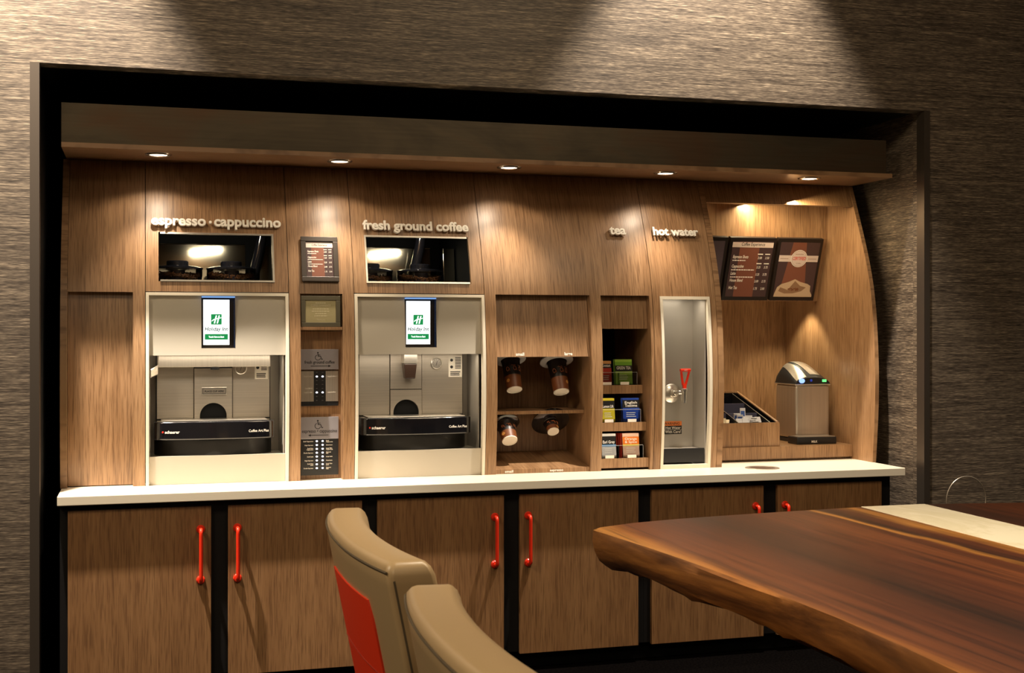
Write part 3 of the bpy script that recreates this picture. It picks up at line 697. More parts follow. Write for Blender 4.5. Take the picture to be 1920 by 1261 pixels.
# cup dispensers and cups
CA = []
def cup_unit(u, v, y, tilt, L, r0, r1, rf, tube_l, white, lab_d, lab_c):
    x, z = at(u, v, y); q = math.radians(tilt)
    ax = Vector((0, math.sin(q), math.cos(q)))          # from the cup's foot up to its rim
    P = Vector((x, y, z))
    t = thing('cup_dispenser', lab_d, 'dispenser', P+ax*L*.98, 'cup dispensers')
    b = BM(); c = P+ax*L*.98
    lathe(b, c, ax, [(r1+.004, 0), (rf*.86, .0), (rf, .006), (rf*.98, .014), (r1+.012, .024), (r1+.010, .024+tube_l), (r1+.006, .024+tube_l), (r1+.006, .014), (r1+.004, 0)], 40, False)
    fl = obj('flange', b, 'flangew' if white else 'gloss', t, smooth=True)
    t2 = thing('paper_cup', lab_c, 'cup', P, 'upside paper cups in dispensers')
    d, uu, w = ortho(ax)
    b = BM(); s = .43; lathe(b, P, ax, [(r0+(r1-r0)*s, L*s), (r1, L*.98), (r1+.002, L), (r1-.002, L), (r0+(r1-r0)*s-.0015, L*s)], 36, False); sl = obj('sleeve', b, 'cupdark', t2, smooth=True)
    b = BM(); lathe(b, P, ax, [(r0, 0), (r0+(r1-r0)*s, L*s)], 36, False); obj('brown_band', b, 'cupbrown', t2, smooth=True)
    b = BM(); lathe(b, P, ax, [(r0-.002, .004), (r0-.002, .0015), (r0+.0006, -.0008), (r0+.0008, .004)], 36, False); lathe(b, P, ax, [(r0-.002, .003), (r0-.002, .004)], 30); obj('cup_bottom', b, 'cupwhite', t2, smooth=True)
    # copper script and pale medallion printed on the sleeve
    b = BM(); f0 = Vector((0, -1, 0)); f0 = (f0-ax*f0.dot(ax)).normalized(); sd = ax.cross(f0)
    def onc(al, h): 
        rr = r0+(r1-r0)*h/L+.0008; return P+ax*h+(f0*math.cos(al)+sd*math.sin(al))*rr
    for c_ in (-.75, .1, .75):
        h0 = L*.55
        tube(b, [onc(c_+.22*math.cos(k*.55)*(1-.03*k), h0+L*.10*math.sin(k*.55)+.002*k) for k in range(11)], .0012, 5)
    for c_ in (-.3, .5): tube(b, [onc(c_+.1*k, L*.72+.002*math.sin(k*2)) for k in range(6)], .0010, 5)
    obj('script_print', b, 'copper', t2)
    b = BM(); q0 = -.95 if u < 1000 else .75
    cc = onc(q0, L*.26); nrm = (cc-(P+ax*L*.26)).normalized(); lathe(b, cc, nrm, [(.009, -.001), (.009, .0008)], 18); obj('medallion', b, pbr('amber_print', (.55, .25, .06), .5), t2)
cup_unit(964.8, 731, .395, 27, .165, .038, .047, .080, .16, True, 'white cup dispenser ring behind the flap, under the upper word small', 'dark paper cup hanging bottom-out in the upper compartment under the word small')
cup_unit(1052.5, 735, .395, 27, .170, .039, .049, .086, .16, True, 'white cup dispenser ring behind the flap, under the word large', 'dark paper cup hanging bottom-out in the upper compartment under the word large')
cup_unit(956, 826, .36, 42, .105, .038, .046, .070, .012, False, 'black cup dispenser ring under the shelf, at the left of the lower compartment', 'dark paper cup low at the left of the cup compartment, above the lower word small')
cup_unit(1037.5, 809, .42, 44, .062, .029, .035, .098, .012, False, 'large black cup dispenser ring under the shelf, at the right of the lower compartment', 'short paper cup poking out at the right of the lower compartment, above the word espresso')

# tea packets in clear holders
TEAS = [
    [('red', 1128, 1147.5, 676, 714, [('tea_peach', .88, 1), ('tea_black', .70, .88), ('tea_red', .02, .70)], 'Constant', 'red and peach tea packet, left of the top tea shelf'),
     ('green', 1154.5, 1186.5, 673, 714.5, [('tea_lime', .90, 1), ('tea_black', .52, .76), ('tea_lime', .04, .52)], 'GREEN TEA', 'bright green tea packet on the top tea shelf')],
    [('yellow', 1129, 1153.5, 746, 784.5, [('tea_yellow', .90, 1), ('tea_black', .56, .90), ('tea_yellow', .02, .56)], 'Lemon Lift', 'yellow and black tea packet, left of the middle tea shelf'),
     ('blue', 1168.5, 1200, 745.5, 784.5, [('tea_blue', .92, 1), ('tea_black', .58, .92), ('tea_blue', .02, .58)], 'English Teatime', 'blue and black tea packet on the middle tea shelf')],
    [('white', 1129, 1156, 812.5, 852, [('tea_white', .90, 1), ('tea_black', .55, .90), ('tea_sky', .46, .55), ('tea_white', .02, .46)], 'Earl Grey', 'white, black and sky-blue tea packet, left of the bottom tea shelf'),
     ('orange', 1168.5, 1199.5, 811.5, 852, [('tea_pink', .86, 1), ('tea_orange', .54, .86), ('tea_yellow', .47, .54), ('tea_pink', .02, .47)], 'Orange & Spice', 'orange and pink tea packet on the bottom tea shelf')]]
SHN = ['top', 'middle', 'bottom']
for k, (yy, zs) in enumerate(SH):
    yo = yy+.004; H = .066
    t = thing('tea_holder', 'clear acrylic two-pocket tea holder on the %s tea shelf' % SHN[k], 'holder', ((tx0+tx1)/2, yo+.05, zs), 'clear tea holders')
    w0, w1, wm = tx0+.004, tx1-.030, at(1161, 715, yo)[0]
    b = BM(); box(b, w0, w1, yo, yo+.003, zs+.004, zs+H); fp = obj('front_pane', b, 'acrylic', t)
    b = BM(); box(b, w0, w1, yo-.0002, yo+.0032, zs+H, zs+H+.0016); box(b, w1, w1+.0012, yo-.0002, yo+.0032, zs+.004, zs+H); obj('polished_edge', b, 'rim', fp)
    b = BM(); box(b, w0, w1, yo, yo+.110, zs+.0008, zs+.004); obj('floor_pane', b, 'acrylic', t)
    for x in (w0, wm-.0015, w1-.003):
        b = BM(); box(b, x, x+.003, yo+.003, yo+.110, zs+.004, zs+H); obj('side_pane', b, 'acrylic', t)
    for j, (nm, ua, ub, va, vb, bands, word, lab) in enumerate(TEAS[k]):
        yk = yo+.014
        x0, x1 = at(ua, vb, yk)[0], at(ub, vb, yk)[0]; x0 = max(x0, w0+.004)
        z0, z1 = zs+.0045, at(ub, va, yk)[1]
        mid = (x0+x1)/2
        b = BM(); box(b, mid-.027, mid+.020, yo-.002, yo-.0002, zs+.003, zs+.018); obj('name_tag', b, 'cupwhite', t)
        n = 4 if nm == 'orange' else 2
        for i in range(n):
            dy = i*.014; dx = -(i*.006 if nm == 'orange' else i*.003)
            L = lab if i == 0 else ({1: 'second', 2: 'third', 3: 'fourth'}[i] + ' packet behind the ' + lab)
            t2 = thing('tea_packet', L, 'tea packet', (mid+dx, yk+dy, z0), 'tea packets on the shelves')
            f = Fr((mid+dx, yk+dy, z0), (1, 0, 0), (0, .12, 1)); hw, h = (x1-x0)/2, (z1-z0)
            b = BM(); fbox(b, f, -hw, hw, 0, h, -.004, 0); obj('envelope', b, {'red': 'tea_peach', 'green': 'tea_green', 'yellow': 'tea_yellow', 'blue': 'tea_blue', 'white': 'tea_white', 'orange': 'tea_pink'}[nm] if not (nm == 'orange' and i) else 'tea_red', t2, bevel=.001)
            if i: continue
            for mt, ba, bb in bands:
                b = BM(); fbox(b, f, -hw*.985, hw*.985, h*ba, h*bb*.995, .0001, .0008); obj('printed_band', b, mt, t2)
            b = BM()
            if ' ' in word and nm in ('orange', 'blue'):
                p = word.split(' ', 1) if nm == 'blue' else ('Orange', '& Spice')
                zz = .72 if nm == 'orange' else .76
                for q, wd in enumerate(p): ftext(b, f, wd, 0, h*(zz-.13*q), width=hw*1.45, size=h*.15, d=.0011, bold=.01)
            else: ftext(b, f, word, 0, h*(.60 if nm != 'red' else .75), width=hw*1.65, size=h*.17, d=.0011, bold=.015)
            for q in range(3): fbox(b, f, -hw*.6, hw*(.35+.2*random.random()), h*(.36-.08*q), h*(.385-.08*q), .0009, .0011)
            obj('lettering', b, 'letterside' if nm not in ('orange',) else 'cream', t2)

# ------------------------------------------------------------------ hot water cabinet
xa, xb = S['f'], S['g']
fx0, fx1 = 2.524, 2.800
t = thing('oak_cabinet', 'narrow oak cabinet with a cream-framed steel niche, under the hot water lettering', 'cabinet', ((xa+xb)/2, .6, ZT))
b = BM(); grid_panel(b, [xa+G, 2.8345-G], ZT, ZTOP, holes=[(fx0, fx1, ZT, 1.778)]); obj('front_panel', b, 'wood', t, smooth=True)
b = BM(); side_sheet(b, 2.8345, xb, ZT, ZTOP, YB, off=-.002); obj('side_panel', b, 'sidewood', t)
b = BM(); grid_panel(b, [fx0+.0005, fx1-.0005], ZT, 1.7775, holes=[(fx0+.0145, fx1-.0155, ZT+.020, 1.762)], off=-.005, thick=.03); obj('niche_frame', b, 'frame_white', t, smooth=True)
b = BM(); lining(b, fx0+.004, fx1-.0165, ZT+.002, 1.775, .305, .462, .004); obj('niche_lining', b, pbr('grey_steel_lining', (.46, .43, .385), .34, .35), t)
b = BM(); zt_ = at(1296, 835, .44)[1]
box(b, fx0+.0145, fx1-.025, .305, .315, ZT+.030, zt_); box(b, fx0+.0145, fx1-.025, .315, .455, ZT+.028, zt_-.012); tr = obj('drip_box', b, 'plastic', t, bevel=.001)
b = BM()
box(b, fx0+.0145, fx1-.025, .3155, .455, zt_-.0115, zt_-.006)
obj('drip_grille', b, 'steel', tr)
# tap
hx, hz = at(1259, 736.6, .457)
t = thing('hot_water_tap', 'chrome hot water tap with a red loop handle in the steel niche', 'tap', (hx, .457, hz))
b = BM(); lathe(b, (hx, .457, hz), (0, -1, 0), [(.050, 0), (.050, .003), (.044, .010), (.020, .016), (.018, .03)], 36); obj('flange', b, 'alu', t, smooth=True)
b = BM(); tube(b, [(hx, .432, hz), (hx, .400, hz+.004), (hx+.008, .370, hz+.008)], .0125, 14); lathe(b, (hx, .418, hz), (0, -1, 0), [(.012, 0), (.018, .003), (.018, .012), (.012, .015)], 6)
sx, sy = hx+.030, .360
lathe(b, (sx, sy, hz+.026), (0, 0, -1), [(.010, -.004), (.019, 0), (.019, .010), (.017, .014), (.0125, .072), (.010, .073)], 28)
tube(b, [(hx+.006, .372, hz+.008), (sx, sy, hz+.008)], .012, 12); obj('valve_body', b, 'chrome', t, smooth=True)
b = BM(); box(b, sx-.009, sx+.009, sy-.008, sy+.008, hz+.0305, hz+.052)
zb = hz+.052
tube(b, [(sx-.007, sy, zb-.004), (sx-.014, sy-.004, zb+.022), (sx-.021, sy-.010, zb+.060), (sx-.020, sy-.012, zb+.074)], [.0075, .0065, .0062, .007], 10)
tube(b, [(sx+.007, sy, zb-.004), (sx+.014, sy-.004, zb+.022), (sx+.021, sy-.010, zb+.060), (sx+.020, sy-.012, zb+.074)], [.0075, .0065, .0062, .007], 10)
tube(b, [(sx-.028, sy-.012, zb+.071), (sx+.028, sy-.012, zb+.071)], .0085, 12); h = obj('handle', b, 'red', t, smooth=True)
b = BM(); ftext(b, front(sx, sy-.0205, zb+.068), 'HOT', 0, 0, width=.018, d=0.0004, bold=.02); obj('handle_lettering', b, 'letterside', h)
# warning label
x1, z1 = at(1278.3, 789, .456); z0 = at(1278.3, 813, .456)[1]; x0 = x1-.117
t = thing('warning_sticker', 'orange and black warning sticker below the tap in the steel niche', 'sticker', ((x0+x1)/2, .4575, z0))
f = front((x0+x1)/2, .4575, z0); hw, h = (x1-x0)/2, z1-z0
b = BM(); fbox(b, f, -hw, hw, 0, h, 0, .0008); obj('black_field', b, 'tea_black', t)
b = BM(); fbox(b, f, -hw, hw, h*.66, h, .0009, .0014); s = obj('orange_field', b, pbr('orange_print', (.70, .19, .04), .5), t)
b = BM(); ftext(b, f, 'WARNING', 0.002, h*.73, width=hw*1.5, size=h*.28, d=.0016, bold=.02); obj('warning_lettering', b, 'blackprint', t)
b = BM(); ftext(b, f, 'Hot Water', hw*.9, h*.40, width=hw*1.45, size=h*.28, align='r', d=.0012, bold=.01); ftext(b, f, 'With Care!', hw*.9, h*.09, width=hw*1.50, size=h*.28, align='r', d=.0012, bold=.01); fbox(b, f, -hw, hw, h*.325, h*.34, .0009, .0012); obj('care_lettering', b, 'letterside', t)

# ------------------------------------------------------------------ condiment alcove
xa, xb = S['g'], S['h']
xi = xb-.022
t = thing('oak_cabinet', 'open oak alcove at the right end, housing the menu boards and milk dispenser', 'cabinet', ((xa+xb)/2, .6, ZT))
zhd = pf(1500, 384)[1]
b = BM(); side_sheet(b, xi, xb, ZT, ZTOP, YB, off=-.002); obj('side_panel', b, 'sidewood', t)
b = BM(); grid_panel(b, [xa+.001, xi-.0005], zhd, ZTOP, n=8, thick=.06); obj('header', b, 'wood', t, smooth=True)
b = BM(); box(b, xa+.001, xi-.0005, YB-.02, YB, ZT, ZTOP); obj('back_panel', b, 'wood', t)
b = BM(); box(b, xa+.001, xi-.0005, .62, YB-.021, 2.372, ZTOP); obj('alcove_top', b, 'wood', t)
ZP = .979; YP = .488
b = BM(); box(b, xa+.001, xi-.0005, YP, YP+.018, ZT+.0125, ZP); box(b, xa+.001, xi-.0005, YP+.018, YB-.021, ZP-.018, ZP); box(b, xa+.001, xi-.0005, YP+.03, YP+.05, ZT, ZP-.018); obj('raised_shelf', b, 'wood', t, bevel=.001)

# menu boards
yt, yb = .72, .84
bz0, bz1 = 1.772, 2.119
b = BM()
pts = [(xa+.001, yt+.034, 2.37), (xa+.001, yt+.034, bz1+.004), (xa+.001, yb+.034, bz0), (xa+.001, yb+.056, bz0), (xa+.001, yt+.056, bz1+.004), (xa+.001, yt+.056, 2.37)]
poly_extrude(b, pts, (xi-.0005-xa-.001, 0, 0)); obj('board_panel', b, 'wood', t)
def board(x0, x1, zt, zb, kind, label):
    f = Fr(((x0+x1)/2, yb, zb), (1, 0, 0), (0, yt-yb, zt-zb)); hw = (x1-x0)/2; H = math.hypot(yt-yb, zt-zb)
    t = thing('menu_board', label, 'menu board', f.o, 'tilted menu boards')
    b = BM(); fbox(b, f, -hw, hw, 0, H, -.028, 0); obj('housing', b, 'bezel', t, bevel=.002)
    w = .022; g = Fr(f.p(0, H/2, .0008), f.ex, f.ey); iw, ih = hw-w*.8, H/2-w
    if kind == 'menu': menu_sheet(g, iw, ih, t, .001, .105)
    elif kind == 'dim':
        b = BM(); fbox(b, g, -iw, iw, -ih, ih, 0, .001); obj('display', b, 'menupurple', t)
    else:
        b = BM(); fbox(b, g, -iw, iw, -ih, ih, 0, .001); s = obj('display', b, 'menudark', t)
        b = BM(); fpoly(b, g, [(-iw*.75, -ih), (iw*.62, -ih), (iw*.30, ih), (-iw*.38, ih)], .0011, .0014); obj('brown_band', b, 'menubrown', s)
        b = BM(); fbox(b, g, -iw, iw, ih*.30, ih*.53, .0016, .002); obj('banner', b, 'menupale', s)
        b = BM(); R = iw*.42; cc = (iw*.02, ih*.42); pts = []
        for k in range(72):
            q = 2*PI*k/72; r = R*(1.0 if k % 2 else .945); pts.append((cc[0]+r*math.cos(q), cc[1]+r*math.sin(q)))
        fpoly(b, g, pts, .0021, .0026); sl = obj('seal', b, 'letterside', s)
        b = BM(); fdisc(b, g, *cc, R*.90, .0027, .0029, 48); obj('seal_ring', b, 'menubrown', s)
        b = BM(); fdisc(b, g, *cc, R*.87, .0030, .0032, 48); obj('seal_face', b, 'menupale', s)
        b = BM(); ftext(b, g, 'CERTIFIED', cc[0], cc[1]-R*.16, width=R*1.62, size=R*.52, d=.0035, bold=.02, slant=.1); obj('seal_lettering', b, 'redprint', s)
        b = BM(); ftext(b, g, 'Coffee', cc[0], cc[1]-R*.62, width=R*.6, d=.0035, bold=0, slant=.2)
        for q in range(5): fbox(b, g, cc[0]-R*.5+R*.2*q, cc[0]-R*.36+R*.2*q, cc[1]+R*.46, cc[1]+R*.53, .0033, .0035)
        for q in range(6):
            for s0 in (-.93, .50): fbox(b, g, iw*(s0+.07*q), iw*(s0+.055+.07*q), ih*.40, ih*.42, .0021, .0024)
        obj('small_print', b, 'burlapd', s)
        # sack of beans printed on the board
        b = BM(); fpoly(b, g, [(-iw*.98, -ih*0.99), (-iw*.96, -ih*0.88), (-iw*.86, -ih*0.64), (-iw*.66, -ih*0.52), (-iw*.30, -ih*0.44), (iw*.0, -ih*0.34), (iw*.30, -ih*0.44), (iw*.68, -ih*0.51), (iw*.84, -ih*0.58), (iw*.86, -ih*0.78), (iw*.98, -ih*0.92), (iw*.98, -ih*0.99)], .0016, .0020); sk = obj('printed_sack', b, 'burlap', s)
        b = BM(); fpoly(b, g, [(-iw*.78, -ih*0.78), (-iw*.70, -ih*0.64), (-iw*.45, -ih*0.70), (-iw*.30, -ih*0.74), (iw*.02, -ih*0.40), (iw*.30, -ih*0.58), (iw*.62, -ih*0.64), (iw*.40, -ih*0.78), (iw*.0, -ih*0.86), (-iw*.45, -ih*0.87)], .0021, .0024); obj('sack_mouth', b, 'burlapd', s)
        b = BM()
        for k in range(26): fdisc(b, g, iw*(-.30+.60*random.random()), ih*(-.755+.09*random.random()), iw*.032, .0025, .0028, 8, iw*.024)
        obj('printed_beans', b, 'cupbrown', s)
zt_, zb_ = 2.119, 1.774
board(3.422, 3.702, zt_, zb_, 'sack', 'tilted menu board with a certified seal and a coffee sack, rightmost in the alcove')
board(3.125, 3.410, zt_, zb_, 'menu', 'tilted menu board listing coffee prices, in the middle of the alcove')
board(2.868+.003, 3.113, zt_, zb_, 'dim', 'tilted dim menu board without writing, half hidden at the left of the alcove')
# condiment bin
bx1 = at(1462, 812, .50)[0]; bx0 = xa+.004; yb0 = .500
zfr = at(1462, 791.5, yb0)[1]
yb1 = .5
for k in range(400):
    yb1 = .5+.002*k
    if at(1384, 733, yb1)[0] >= bx1: break
zbk = at(1384, 733, yb1)[1]
t = thing('condiment_bin', 'sloping oak condiment bin with a black divided liner, on the alcove shelf', 'bin', ((bx0+bx1)/2, (yb0+yb1)/2, ZP))
def slope(y): return zfr+(zbk-zfr)*(y-yb0)/(yb1-yb0)
b = BM(); box(b, bx0, bx1, yb0, yb0+.014, ZP+.0005, zfr); obj('front_board', b, 'wood', t)
b = BM()
for x in (bx0, bx1-.014): poly_extrude(b, [(x, yb0+.0142, ZP+.0005), (x, yb1, ZP+.0005), (x, yb1, zbk), (x, yb0+.0142, slope(yb0+.0142))], (.014, 0, 0))
obj('side_board', b, 'sidewood', t)
b = BM(); box(b, bx0+.0142, bx1-.0142, yb1-.014, yb1, ZP+.0005, zbk); obj('back_board', b, 'wood', t)
lx0, lx1, ly0, ly1 = bx0+.0145, bx1-.0145, yb0+.0145, yb1-.0145; dp = .075
def lin(bm, x0, x1, y0, y1, d0, d1): hexa(bm, [(x0, y0, slope(y0)-d1), (x1, y0, slope(y0)-d1), (x1, y1, slope(y1)-d1), (x0, y1, slope(y1)-d1), (x0, y0, slope(y0)-d0), (x1, y0, slope(y0)-d0), (x1, y1, slope(y1)-d0), (x0, y1, slope(y1)-d0)])
b = BM(); lin(b, lx0, lx1, ly0, ly1, dp, dp+.004)
for (p, q, r, s) in ((lx0, lx0+.004, ly0, ly1), (lx1-.004, lx1, ly0, ly1), (lx0+.004, lx1-.004, ly0, ly0+.004), (lx0+.004, lx1-.004, ly1-.004, ly1)): lin(b, p, q, r, s, .004, dp)
obj('liner', b, 'gloss', t)
xs_ = [lx0+(lx1-lx0)*.47, lx1-.032]; ys_ = [ly0+(ly1-ly0)*k for k in (.34, .66)]
for x in xs_:
    b = BM(); lin(b, x, x+.003, ly0+.005, ly1-.005, .008, dp-.0005); d = obj('divider', b, 'plastic', t)
    b = BM(); lin(b, x, x+.003, ly0+.005, ly1-.005, .0065, .008); obj('divider_edge', b, 'alu', d)
for y in ys_:
    b = BM(); lin(b, lx0+.005, xs_[0]-.001, y, y+.003, .010, dp-.0005); lin(b, xs_[0]+.004, xs_[1]-.001, y, y+.003, .010, dp-.0005); d = obj('divider', b, pbr('bluish_divider', (.08, .08, .13), .25), t)
def packet(x, y, z, w, h, tk, rz, rx, mat, name, label, group, stripe=None, flat=False):
    m = Matrix.Translation((x, y, z)) @ Matrix.Rotation(rz, 4, 'Z') @ Matrix.Rotation(rx, 4, 'X')
    f = Fr((0, 0, 0), (1, 0, 0), (0, 0, 1)); f.o = m.translation; f.ex = (m.to_3x3() @ Vector((1, 0, 0))); f.ey = (m.to_3x3() @ Vector((0, 0, 1))); f.n = f.ex.cross(f.ey)
    b = BM(); fbox(b, f, -w/2, w/2, 0, h, -tk/2, tk/2)
    if stripe:
        t = thing(name, label, 'packet', f.o, group); obj('paper', b, mat, t, bevel=.0008)
        b = BM(); fbox(b, f, -w*.36, w*.36, h*.30, h*.82, tk/2+.0001, tk/2+.0006); obj('printed_panel', b, stripe, t)
    else: tag(obj(name, b, mat, bevel=.0008), label, 'packet', group)
y0_, y1_ = ly0+.012, ys_[0]-.008
for k in range(13):
    yy = ly0+.02+(ys_[1]-ly0-.10)*random.random(); xx = xs_[0]+.022+(xs_[1]-xs_[0]-.05)*((k*.37) % 1)
    yy = ly0+.030+.10*((k*.29) % 1)
    packet(xx, yy, slope(yy)-dp+.008+.02*((k*.61) % 1), .036, .058, .005, random.uniform(-.5, .5), random.uniform(-.45, .35), 'packet', 'sugar_packet', 'white sugar packet with blue print, loose in the right-hand pocket of the condiment bin', 'white sugar packets in the bin', 'packetblue' if k % 3 == 0 else None)
yy = ys_[0]-.012
packet(xs_[0]+.095, yy, slope(yy)-dp+.010, .030, .088, .004, -.2, -.12, 'packet', 'sugar_packet', 'tall blue-printed packet standing up above the white sugar packets', None, 'packetblue')
for k in range(16):
    yy = ly0+.030+.070*((k*.31) % 1); xx = lx0+.022+(xs_[0]-lx0-.045)*((k*.43) % 1)
    packet(xx, yy, slope(yy)-.050+.022*((k*.57) % 1), .032, .046, .006, random.uniform(-.6, .6), random.uniform(-.9, -.3), 'packetcream', 'sweetener_packet', 'cream paper packet in the heaped front left pocket of the condiment bin', 'cream packets in the bin')
yy = ys_[0]+.03
packet(lx0+.035, yy, slope(yy)-dp+.012, .045, .062, .006, .1, -.2, 'packetyellow', 'sweetener_packet', 'yellow sweetener packet standing behind the cream packets in the bin', None)

# milk dispenser
ym = .655; mx0, mx1 = at(1492, 720, ym)[0], at(1555.5, 720, ym)[0]
ym1 = ym+.235
zm0, zm1 = ZP+.020, at(1520, 719.5, ym)[1]
mxc = (mx0+mx1)/2
t = thing('milk_dispenser', 'brushed steel milk dispenser with a sloping lid and lit buttons, on the alcove shelf', 'milk dispenser', (mxc, ym+.1, ZP))
b = BM(); box(b, mx0, mx1, ym, ym1, zm0, zm1-.008); obj('body', b, 'steelv', t, bevel=.012, seg=4, smooth=True)
b = BM(); box(b, mx0-.004, mx1+.004, ym-.004, ym1+.004, zm1-.0075, zm1); obj('collar', b, 'alu', t, bevel=.002)
def lid_z(X, Y): return zm1 + .0005 + .118*max(0, (1-abs(X)**2.6))**.62*(.30+.70*math.sin(min(1, Y*1.15)*PI/2))*(1 if Y < .86 else 1-.25*((Y-.86)/.14)**2)
def lid_patch(bm, fx0, fx1, y0, y1, lift, n=22, mm=26, closed=True):
    g = []
    for j in range(mm+1):
        Y = y0+(y1-y0)*j/mm; row = []
        for i in range(n+1):
            X = fx0(Y)+(fx1(Y)-fx0(Y))*i/n
            row.append(bm.verts.new((mxc+X*(mx1-mx0)/2*1.02, ym-.003+(ym1-ym+.006)*Y, lid_z(X, Y)+lift)))
        g.append(row)
    for j in range(mm):
        for i in range(n): bm.faces.new((g[j][i], g[j][i+1], g[j+1][i+1], g[j+1][i]))
    if closed:
        edge = g[0]+[r[-1] for r in g[1:]]+g[-1][-2::-1]+[r[0] for r in g[-2:0:-1]]
        lo = [bm.verts.new((v.co.x, v.co.y, min(v.co.z, zm1+.0004))) for v in edge]
        for k in range(len(edge)):
            q = (k+1) % len(edge)
            try: bm.faces.new((edge[k], lo[k], lo[q], edge[q]))
            except ValueError: pass
b = BM(); lid_patch(b, lambda Y: -1, lambda Y: 1, 0, 1, 0); lid = obj('lid', b, 'plastic', t, smooth=True)
b = BM(); lid_patch(b, lambda Y: -.38+.10*(1-Y)+.25*(1-Y), lambda Y: .34+.22*(1-Y), .10, .98, .003, 12, 24, False); obj('lid_panel', b, 'alu', lid, smooth=True)
b = BM(); lid_patch(b, lambda Y: -.66-.26*(1-Y), lambda Y: -.46+.12*(1-Y), .02, .90, .0025, 6, 24, False); obj('lid_side_panel', b, 'steelv', lid, smooth=True)
def lidpt(X, Y): return Vector((mxc+X*(mx1-mx0)/2*1.02, ym-.003+(ym1-ym+.006)*Y, lid_z(X, Y)))
zz = zm1+.020
b = BM(); f = front(mx0+.036, ym-.004, zm1+.018); fdisc(b, f, 0, 0, .017, -.02, .003, 28, .013); bt = obj('dispense_button', b, 'ledblue', t)
b = BM(); f = front(mx1-.036, ym-.004, zm1+.018); fbox(b, f, -.012, .012, -.007, .007, -.02, .003); obj('status_light', b, 'ledgreen', t)
b = BM(); f = front(mxc-.012, ym-.004, zm1+.020); fdisc(b, f, 0, 0, .007, -.02, .002, 20); obj('sensor_button', b, pbr('dark_blue_led', (.02, .04, .3), .3, emit=.3, ecol=(.03, .07, .6)), t)
b = BM(); box(b, mx0-.002, mx1+.002, ym-.002, ym1+.002, ZP+.0005, ZP+.0195); obj('foot', b, 'plastic', t, bevel=.002)
tx0_, tx1_ = at(1494, 822, YP+.06)[0], min(at(1568, 822, YP+.06)[0], xi-.006)
b = BM(); box(b, tx0_, tx1_, YP+.055, ym-.003, ZP+.0005, ZP+.040); tr = obj('drip_tray', b, 'plastic', t, bevel=.004)
b = BM(); box(b, tx0_+.010, tx1_-.006, YP+.062, ym-.010, ZP+.0401, ZP+.043); obj('drip_grate', b, 'alu', tr)
b = BM(); f = front(tx0_+.115, YP+.0545, ZP+.010); ftext(b, f, 'MILK', -.010, 0, width=.036, d=.0006, bold=.03); obj('lettering', b, 'letterside', tr)

# ------------------------------------------------------------------ wall lettering
def sign(word, u0, u1, vbase, label, dot=None):
    x0, z = pf(u0, vbase, -.03); x1, _ = pf(u1, vbase, -.03)
    f = onpanel((x0+x1)/2, z, -.012); w = x1-x0
    b = BM()
    if dot:
        l, r = dot
        ftext(b, f, l, -w/2, 0, width=w*.415, align='l', d=.0, depth=.012, bold=.03)
        vs, fs, a0, a1 = glyphs(l, .03, True); sz = w*.415/(a1-a0)
        ftext(b, f, r, w/2, 0, width=w*.522, size=sz, align='r', d=.0, depth=.012, bold=.03)
        fdisc(b, f, -w/2+w*.449, sz*.26, sz*.095, 0, .012)
    else: ftext(b, f, word, 0, 0, width=w, d=.0, depth=.012, bold=.032)
    # stand-off pins
    for q in (-.40, -.1, .15, .38): fdisc(b, f, w*q, .012, .0025, -.0118, .0005, 8)
    tag(obj('sign_lettering', b, 'letter'), label, 'lettering', 'raised words on the oak panels')
sign('espresso', 283.5, 527, 421.5, 'raised pale lettering reading espresso cappuccino, above the left hopper window', ('espresso', 'cappuccino'))
sign('fresh ground coffee', 681, 879, 430, 'raised pale lettering reading fresh ground coffee, above the middle hopper window')
sign('tea', 1145, 1175, 439.5, 'raised pale lettering reading tea, on the oak panel above the tea shelves')
sign('hot water', 1226.5, 1311, 441, 'raised pale lettering reading hot water, on the oak panel above the tap niche')

# ================================================================== the walnut table
TZ = 1.05; TH_ = .096
def walnut():
    m, nt, b = new_mat('walnut_slab')
    tc = nt.nodes.new('ShaderNodeTexCoord'); sep = nt.nodes.new('ShaderNodeSeparateXYZ'); nt.links.new(tc.outputs['Object'], sep.inputs[0])
    wob = noise(nt, (1.5, .9, 1.5), 4, .55, 1, .4); wob2 = noise(nt, (7, 2.2, 7), 3, .6)
    xx = math_(nt, 'ADD', sep.outputs['X'], math_(nt, 'MULTIPLY', math_(nt, 'SUBTRACT', wob, .5), .13))
    xx = math_(nt, 'ADD', xx, math_(nt, 'MULTIPLY', math_(nt, 'SUBTRACT', wob2, .5), .03))
    sx = math_(nt, 'DIVIDE', math_(nt, 'ADD', xx, .85), 1.7)
    D, R, L, GOLD, G2 = (.032, .0080, .0026), (.082, .0190, .0050), (.135, .037, .0090), (.42, .18, .034), (.28, .098, .017)
    st = [(.0, GOLD), (.022, G2), (.042, L), (.12, R), (.20, D), (.30, R), (.385, L), (.425, R), (.438, GOLD), (.450, D), (.485, R), (.512, GOLD), (.54, L), (.70, D), (.80, R), (.95, L)]
    c = ramp(nt, sx, st)
    g1 = noise(nt, (34, .9, 34), 6, .7, 1, .8); g2 = noise(nt, (110, 3, 110), 3, .6)
    c = mix(nt, 'MULTIPLY', .85, c, ramp(nt, g1, [(.36, (.26, .22, .19)), (.47, (.72, .70, .68)), (.60, (1, 1, 1)), (.75, (1.0, .92, .8))]))
    c = mix(nt, 'MULTIPLY', .6, c, ramp(nt, g2, [(.32, (.55, .5, .45)), (.55, (1, 1, 1))]))
    nt.links.new(c, b.inputs['Base Color']); b.inputs['Roughness'].default_value = .40; b.inputs['Coat Weight'].default_value = .12; b.inputs['Coat Roughness'].default_value = .3
    bump(nt, b, g2, .05); return m
